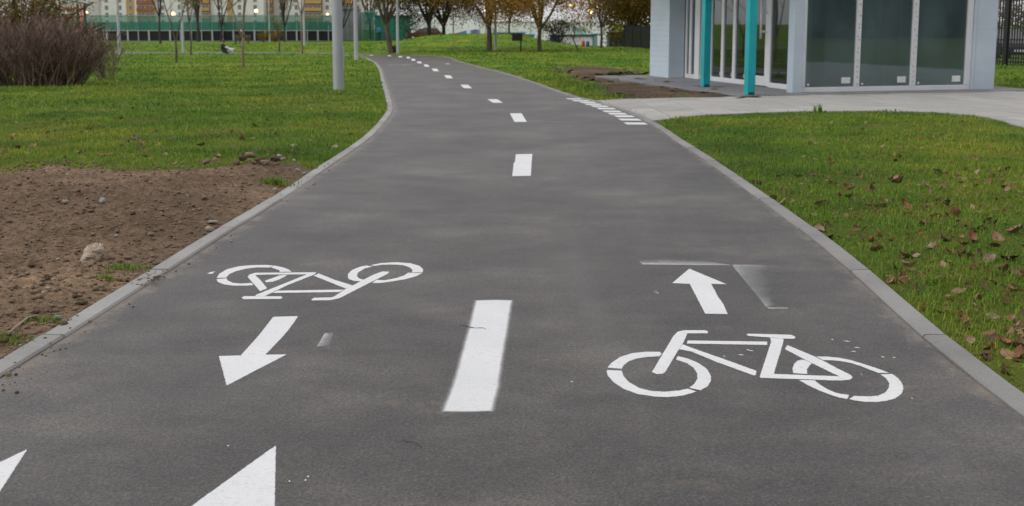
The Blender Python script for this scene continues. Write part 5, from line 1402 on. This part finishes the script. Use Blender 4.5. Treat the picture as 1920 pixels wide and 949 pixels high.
def fallen(x, y, size, ci, side):
    on_soil = inpoly(np.array([x]), np.array([y]), DIRT_A)[0]
    z = (z_a_at(x, y) if on_soil else float(groundz(x, y)) + (.006 if y < 14 else .016))
    kk = rl.randrange(3); o = link('fallen_leaf', LM[ci, kk], None, None, (x, y, z)); s = size * .84; shp = ['flat', 'bent', 'curled'][kk]
    o.scale = (s, s * rl.uniform(.8, 1.2), s); o.rotation_euler = (rl.uniform(-.9, .9), rl.uniform(-.7, .7), rl.uniform(0, 6.28))
    cn = LC[ci][0]
    sz = 'large' if s > .085 else ('middling' if s > .06 else 'small')
    if side == 'right':
        d = float(path_dist(x, y))
        zone = 'against the right kerb' if d < .32 else ('near the pavilion paving' if y > 10 else ('at the right edge of the picture' if x / y > .40 else ('in the middle of the right lawn' if y > 6 else 'low on the right lawn')))
    else:
        zone = 'near the left kerb' if float(path_dist(x, y)) < .8 else ('by the bare soil' if y < 10.2 else ('below the big bare shrub' if x / y < -.38 else 'in the middle of the left lawn'))
    lb = f'{sz} {shp} {cn} fallen leaf {zone}'
    tag(o, lb, 'leaf', f'{sz} {shp} {cn} leaves {zone}')
RL = [(430, 315), (255, 380), (690, 295), (680, 350), (520, 400), (905, 430), (1040, 262), (1220, 292), (1345, 292), (1085, 435), (1290, 510), (1380, 500), (1440, 500), (1545, 445), (850, 195), (780, 220), (445, 205), (355, 205), (1200, 580), (840, 645), (900, 590), (885, 705), (1080, 757), (1110, 820), (1340, 680), (1535, 695), (1480, 760), (1680, 820), (1800, 820), (1765, 890), (1720, 690), (1830, 650), (1650, 555), (1300, 390), (1380, 430), (1830, 320), (860, 320), (930, 8), (830, 75), (1530, 80), (1430, 65), (1040, 10), (580, 130), (470, 105), (1300, 180), (1390, 180), (1320, 195), (1570, 200), (1780, 180), (1660, 265), (1490, 245), (1050, 920), (985, 915), (500, 560), (570, 615), (1440, 770), (80, 250), (180, 340), (1580, 610), (1500, 600), (1310, 400), (720, 300), (620, 345), (1870, 610), (1600, 780)]
R2 = [(690, 120), (620, 110), (790, 155), (740, 20), (740, 40), (1120, 155), (1400, 90), (1430, 205), (890, 285), (1310, 370), (1440, 395), (1480, 460), (1130, 435), (1285, 480), (1405, 550), (1305, 580), (1385, 735), (1430, 630), (1285, 640), (1180, 530), (1340, 165), (970, 125), (1510, 550)]
cc = [0, 0, 2, 3, 1, 2, 1, 3, 1, 2]
for i, (a, b) in enumerate(RL):
    x, y = px(a / 3.65 + 1400, b / 3.65 + 280); fallen(x, y, rl.uniform(.062, .115), cc[i % 10] if i > 3 else [0, 0, 2, 3][i], 'right')
for i, (a, b) in enumerate(R2):
    x, y = px(a / 3.65 + 1500, b / 3.65 + 500); fallen(x, y, rl.uniform(.055, .09), cc[(i * 3) % 10], 'right')
n = 0
while n < 140:
    u, v = rl.uniform(1240, 1980), rl.uniform(228, 700); x, y = px(u, v)
    if float(path_dist(x, y)) < .14 or inpoly(np.array([x]), np.array([y]), apoly)[0]: continue
    if rl.random() > (.25 + .75 * smooth(1350, 1700, u)) or (float(path_dist(x, y)) < .35 and rl.random() < .75): continue
    fallen(x, y, rl.uniform(.035, .085), rl.choice([0, 1, 1, 1, 2, 2, 3]), 'right'); n += 1
LL = [(255, 275), (83, 350), (235, 405), (215, 437), (590, 333), (775, 265), (650, 288), (430, 385), (690, 457), (690, 487), (705, 515), (805, 508), (500, 510), (920, 385), (1240, 370), (1060, 520), (1430, 465), (1125, 400), (760, 395), (90, 475), (160, 465), (395, 497), (980, 465), (1185, 305), (1345, 240), (1510, 435), (1630, 460), (1315, 395), (1585, 300), (310, 345), (270, 320), (650, 435), (1085, 500), (1050, 340), (820, 440), (1170, 440), (310, 520), (35, 495), (550, 270), (115, 268)]
for i, (a, b) in enumerate(LL):
    x, y = px(a / 2.595, b / 2.595 + 100); fallen(x, y, rl.uniform(.065, .12), [0, 3, 2, 0, 1][i % 5], 'left')
n = 0
while n < 34:
    u, v = rl.uniform(-60, 690), rl.uniform(190, 312); x, y = px(u, v)
    if float(path_dist(x, y)) < .14: continue
    fallen(x, y, rl.uniform(.05, .09), rl.choice([0, 1, 2, 3]), 'left'); n += 1

# leaf scraps past the count, one mass
gl = np.random.default_rng(8); n = 900
u = gl.uniform(1230, 1960, n); v = 226 + 470 * gl.random(n) ** 1.3; P_ = np.array([px(a, b) for a, b in zip(u, v)])
P2 = np.array([px(a, b) for a, b in zip(gl.uniform(-40, 690, 260), gl.uniform(178, 312, 260))]); P_ = np.r_[P_, P2]
ok = (path_dist(P_[:, 0], P_[:, 1]) > .13) & ~inpoly(P_[:, 0], P_[:, 1], apoly) & ~inpoly(P_[:, 0], P_[:, 1], DIRT_A) & (fbm(P_[:, 0], P_[:, 1], 1.0, 2, 120) + .25 * gl.random(len(P_)) > .52)
P_ = P_[ok]; n = len(P_); c0 = np.c_[P_, groundz(P_[:, 0], P_[:, 1]) + gl.uniform(.008, .03, n)]
a = gl.normal(size=(n, 3)) * [1, 1, .45]; a /= np.linalg.norm(a, axis=1)[:, None]; b = np.cross(a, gl.normal(size=(n, 3)) * [.5, .5, 1]); b /= np.linalg.norm(b, axis=1)[:, None]
sz_ = gl.uniform(.010, .030, (n, 1)); k_ = np.cross(a, b) * sz_ * .35
V = np.stack([c0 - a * sz_, c0 - b * sz_ * .55 + k_, c0 + a * sz_, c0 + b * sz_ * .6 + k_], 1).reshape(-1, 3); q_ = np.arange(n)[:, None] * 4
M_litter = mk_foliage('leaf_litter', [(0, (0.09, 0.05, 0.03)), (.4, (0.20, 0.10, 0.055)), (.75, (0.34, 0.22, 0.13)), (1, (0.42, 0.31, 0.22))])
tag(link('leaf_litter', mesh_np('leaf_litter', V, np.concatenate([q_ + [[0, 1, 2]], q_ + [[0, 2, 3]]], 1).reshape(-1, 3)), M_litter), 'small scraps of brown leaves sprinkled through the lawns', 'leaves', kind='stuff')

# ================================================================== STONES, CLODS, SCRAP, TWIG
def rock(seed, flat=.65, n=8, rings=5):
    r = random.Random(seed); V = [(0, 0, -flat * .8)]
    for i in range(1, rings):
        ph = math.pi * i / rings
        for k in range(n):
            th = 2 * math.pi * k / n + r.uniform(-.2, .2); q = r.uniform(.78, 1.16)
            V.append((q * math.sin(ph) * math.cos(th), q * math.sin(ph) * math.sin(th) * r.uniform(.75, 1), -q * flat * math.cos(ph)))
    V.append((0, 0, flat * r.uniform(.7, 1))); Fc = []
    for k in range(n): Fc.append((0, 1 + (k + 1) % n, 1 + k))
    for i in range(rings - 2):
        for k in range(n): Fc.append((1 + i * n + k, 1 + i * n + (k + 1) % n, 1 + (i + 1) * n + (k + 1) % n, 1 + (i + 1) * n + k))
    b = 1 + (rings - 2) * n
    for k in range(n): Fc.append((b + k, b + (k + 1) % n, len(V) - 1))
    return V, Fc
ROCK = {}
for mi, m_ in enumerate((M_stone, M_stoneb, M_stoneg, M_clod)):
    for k in range(4):
        V, Fc = rock(mi * 10 + k, [.6, .75, .45, .7][k]); me = bpy.data.meshes.new('stone'); me.from_pydata(V, [], Fc); me.polygons.foreach_set('use_smooth', np.array([k % 2 == 0] * len(Fc))); me.update(); me.materials.append(m_); ROCK[mi, k] = me
def stone(u, v, wpx, mi, label, group=None, zoff=None, name='stone', cat='stone'):
    x, y = px(u, v); s = wpx / 2 / F * y
    z = z_a_at(x, y) if zoff is None else float(T(y)) + zoff
    o = link(name, ROCK[mi, rl.randrange(4)], None, None, (x, y, z + s * .42)); o.scale = (s, s * rl.uniform(.8, 1.1), s * rl.uniform(.8, 1.1)); o.rotation_euler = (rl.uniform(-.3, .3), rl.uniform(-.3, .3), rl.uniform(0, 6.28))
    return tag(o, label, cat, group)
stone(193, 398, 19, 2, 'largest grey stone in the middle of the bare soil')
stone(392, 437, 18, 0, 'rounded pale stone touching the left kerb, nearer of two')
stone(400, 425, 20, 0, 'knobbly white stone behind the rounded one at the left kerb')
stone(124, 402, 15, 0, 'flat pale stone left of the largest grey stone')
stone(98, 390, 9, 1, 'small upright tan stone left of the flat pale one')
stone(219, 461, 10, 0, 'small pale stone above and right of the crumpled scrap')
stone(384, 390, 13, 1, 'brown stone above the pair of pale stones')
stone(127, 345, 8, 0, 'small white stone near the grass edge of the soil')
stone(404, 316, 15, 1, 'tan stone at the grass edge, left of the clod heap')
stone(524, 307, 12, 0, 'white stone right of the clod heap at the grass edge')
stone(558, 326, 10, 0, 'white stone in the soil corner by the kerb')
stone(571, 330, 10, 2, 'grey stone in the soil corner by the kerb')
stone(552, 313, 8, 0, 'small pale stone behind the soil corner stones')
stone(515, 361, 10, 0, 'white stone in front of the bright grass tuft')
stone(593, 320, 8, 1, 'orange brown stone lying on the left kerb', zoff=.02)
stone(617, 322, 6, 0, 'pale pebble on the asphalt near the left kerb', zoff=PZ)
stone(434, 456, 6, 0, 'pale pebble on the asphalt below the pair of stones', zoff=PZ)
stone(91, 555, 11, 0, 'small pale stone among clods above the twig')
stone(109, 605, 17, 2, 'grey stone against the left kerb near the twig')
stone(120, 611, 13, 2, 'second grey stone against the left kerb, right of its twin')
stone(122, 617, 14, 3, 'brown clod lying on the left kerb', zoff=.018, name='clod', cat='clod')
stone(168, 608, 9, 1, 'tan pebble on the asphalt beside the left kerb', zoff=PZ)
stone(16, 709, 16, 1, 'tan clod at the lower left corner of the asphalt', zoff=PZ, name='clod', cat='clod')
stone(30, 708, 9, 3, 'dark small clod right of the tan corner clod', zoff=PZ, name='clod', cat='clod')
stone(85, 644, 7, 3, 'dark crumb in the middle of the left kerb', zoff=.018, name='clod', cat='clod')
HPN = ['%s clod %s of the heap at the grass edge' % q for q in [('dark', 'second from the left'), ('large tan', 'at the top'), ('large dark', 'in the middle'), ('tan', 'low at the right'), ('dark', 'right of the middle'), ('tan', 'at the right end'), ('dark', 'at the left end'), ('tan', 'far left'), ('small dark', 'in front')]]
for i, (u, v, w_) in enumerate([(455, 314, 22), (470, 309, 26), (487, 317, 24), (497, 322, 18), (515, 315, 20), (530, 314, 16), (444, 318, 16), (388, 321, 18), (478, 321, 15)]):
    stone(u, v, w_, [3, 1][i % 2], HPN[i], 'clods heaped at the grass edge', name='clod', cat='clod')
CLN = ['%s clod of earth on the bare soil %s' % (a, b) for a, b in [('large dark', 'left of the scrap'), ('dark', 'below and left of the crumpled scrap'), ('tan', 'below the crumpled scrap'), ('small dark', 'right of a tan clod'), ('dark', 'against the kerb below the scrap'), ('tan', 'right of the crumpled scrap'), ('small dark', 'between scrap and kerb'), ('dark', 'at the left edge level with the scrap'), ('tan', 'at the left edge below the scrap'), ('dark', 'right of the largest grey stone'), ('dark', 'near the pair of white stones'), ('tan', 'midway between scrap and white stones'), ('small dark', 'above the pair of white stones'), ('dark', 'beside the bent twig'), ('tan', 'left of the bent twig'), ('small dark', 'beside the kerb weeds')]]
for i, (u, v, w_) in enumerate([(90, 545, 20), (142, 567, 16), (180, 552, 18), (196, 551, 12), (153, 577, 18), (241, 498, 16), (226, 504, 14), (60, 520, 18), (30, 560, 16), (250, 425, 14), (320, 452, 14), (283, 455, 16), (330, 405, 12), (70, 600, 16), (20, 605, 18), (237, 533, 12)]):
    stone(u, v, w_, [3, 3, 1][i % 3], CLN[i], 'earth clods on the bare soil', name='clod', cat='clod')
# crumbs of soil and grit too small to count, on the soil and along the left kerb
g = np.random.default_rng(3); base = [rock(100 + k, .7, 5, 4) for k in range(7)]
ROCK_F = np.array([t for f in base[0][1] for t in ((f[0], f[1], f[2]),) + (((f[0], f[2], f[3]),) if len(f) == 4 else ())])
def crumbs(P, smin, smax, power, mat, name, label):
    n = len(P); BV = np.array([b[0] for b in base])[g.integers(0, 7, n)]
    sz = smin + (smax - smin) * g.random(n) ** power; a = g.uniform(0, 6.28, n); c, sn = np.cos(a)[:, None], np.sin(a)[:, None]
    V = np.stack([BV[..., 0] * c - BV[..., 1] * sn, BV[..., 0] * sn + BV[..., 1] * c, BV[..., 2] * g.uniform(.6, 1, n)[:, None]], -1) * sz[:, None, None]
    V += P[:, None, :]; V[..., 2] += (sz * .25)[:, None]
    k = BV.shape[1]; Fx = (ROCK_F[None] + (np.arange(n) * k)[:, None, None]).reshape(-1, 3)
    return tag(link(name, mesh_np(name, V.reshape(-1, 3), Fx, False), mat), label, 'soil', kind='stuff')
def on_soil(n):
    y = 3.2 + 5.8 * g.random(n * 3) ** 1.5; x = -g.random(n * 3) * (.5 * y + .6); ok = inpoly(x, y, DIRT_A) & (path_dist(x, y) > KW + .01)
    x, y = x[ok][:n], y[ok][:n]; return np.stack([x, y, z_a(x, y)], -1)
def along_kerb(n):
    y = 3.2 + 6.0 * g.random(n) ** 1.6; x = edgeX(Lp, y); o = g.random(n) < .55
    x = np.where(o, x - KW * g.random(n), x + np.abs(g.normal(0, .05, n)) + .005)
    return np.stack([x, y, T(y) + np.where(o, .019, PZ)], -1)
crumbs(on_soil(11000), .0025, .017, 5.0, M_crumb, 'soil_crumbs', 'brown crumbs of earth scattered over the bare soil')
crumbs(on_soil(420), .002, .011, 3.5, M_stone, 'pebbles', 'tiny pale pebbles scattered over the bare soil')
yy = g.uniform(px(254, 540)[1] * 0 + 4.55, 4.85, 170); pk = np.stack([edgeX(Lp, yy) + g.normal(-.05, .05, 170), yy, T(yy) + .016], -1)
crumbs(pk, .002, .010, 2, M_crumb, 'spilled_soil', 'soil spilled across the left kerb below the scrap')
crumbs(along_kerb(230), .0012, .008, 3, M_clod, 'kerb_crumbs', 'dark crumbs of earth spilled along the left kerb')
# crumpled scrap of pale sheeting
x, y = px(172, 506); n = 22; m2 = 16
Vs = []; Fs = []; r = random.Random(5)
fold_ax = [Vector((r.uniform(-1, 1), r.uniform(-1, 1), r.uniform(-1, 1))).normalized() for _ in range(9)]
for j in range(m2 + 1):
    ph = math.pi * (.04 + .92 * j / m2)
    for i in range(n):
        th = 2 * math.pi * i / n; d = Vector((math.sin(ph) * math.cos(th), math.sin(ph) * math.sin(th), math.cos(ph)))
        q = 1.0
        for k, ax in enumerate(fold_ax): q -= .11 * max(0, abs(math.sin(d.dot(ax) * (3.2 + k * .5) + k)) - .45)
        q += r.uniform(-.07, .07)
        Vs.append((d.x * .058 * q + .018 * d.z, d.y * .040 * q, .048 + d.z * .072 * q))
for j in range(m2):
    for i in range(n): Fs.append((j * n + i, j * n + (i + 1) % n, (j + 1) * n + (i + 1) % n, (j + 1) * n + i))
me = bpy.data.meshes.new('crumpled_scrap'); me.from_pydata(Vs, [], Fs); me.update()
m_, nt_, p_, o_ = newmat('dirty_film'); c_ = ramp(nt_, noise(nt_, 26, 5, .7), [(.3, (.26, .19, .135)), (.55, (.44, .35, .27)), (.75, (.55, .47, .39))]); nt_.links.new(c_, p_.inputs['Base Color']); p_.inputs['Roughness'].default_value = .5
sc_o = link('crumpled_scrap', me, m_, None, (x, y, z_a_at(x, y) - .01)); sc_o.rotation_euler = (R(-14), R(8), R(12)); so = sc_o.modifiers.new('thick', 'SOLIDIFY'); so.thickness = .002
tag(sc_o, 'crumpled dirty pale scrap of sheeting lying on the bare soil', 'scrap')
tw = [px(17, 643), px(33, 627), px(53, 611), px(66, 609), px(78, 606)]
mb = MB(); o0 = np.array([tw[0][0], tw[0][1], z_a_at(*tw[0])]); mb.tube([(p[0] - o0[0], p[1] - o0[1], z_a_at(*p) - o0[2] + .012) for p in tw], [.0045, .005, .0055, .004, .002], 6)
tag(mb.build('twig', simple('dry_twig', (.30, .24, .18), 30, .9), None, tuple(o0)), 'thin dry bent twig on the soil at the lower left', 'twig')

# trees standing behind the camera, seen only as the dark reflection in the panes
g2 = np.random.default_rng(17); tp = []
for k in range(34):
    cx0 = -40 + k * 4.6 + g2.uniform(-1.5, 1.5); cy0 = -26 + g2.uniform(-4, 4); hh = g2.uniform(10, 17)
    for q in range(60): tp.append(Vector((cx0 + g2.normal(0, 1.8), cy0 + g2.normal(0, 1.5), g2.uniform(.0, hh))))
tag(link('tree_belt', leaf_mesh('tree_belt', tp, 60000, .8, .75, 55), M_fol_dark), 'belt of dark trees behind the viewer mirrored in the panes', 'trees', kind='stuff')
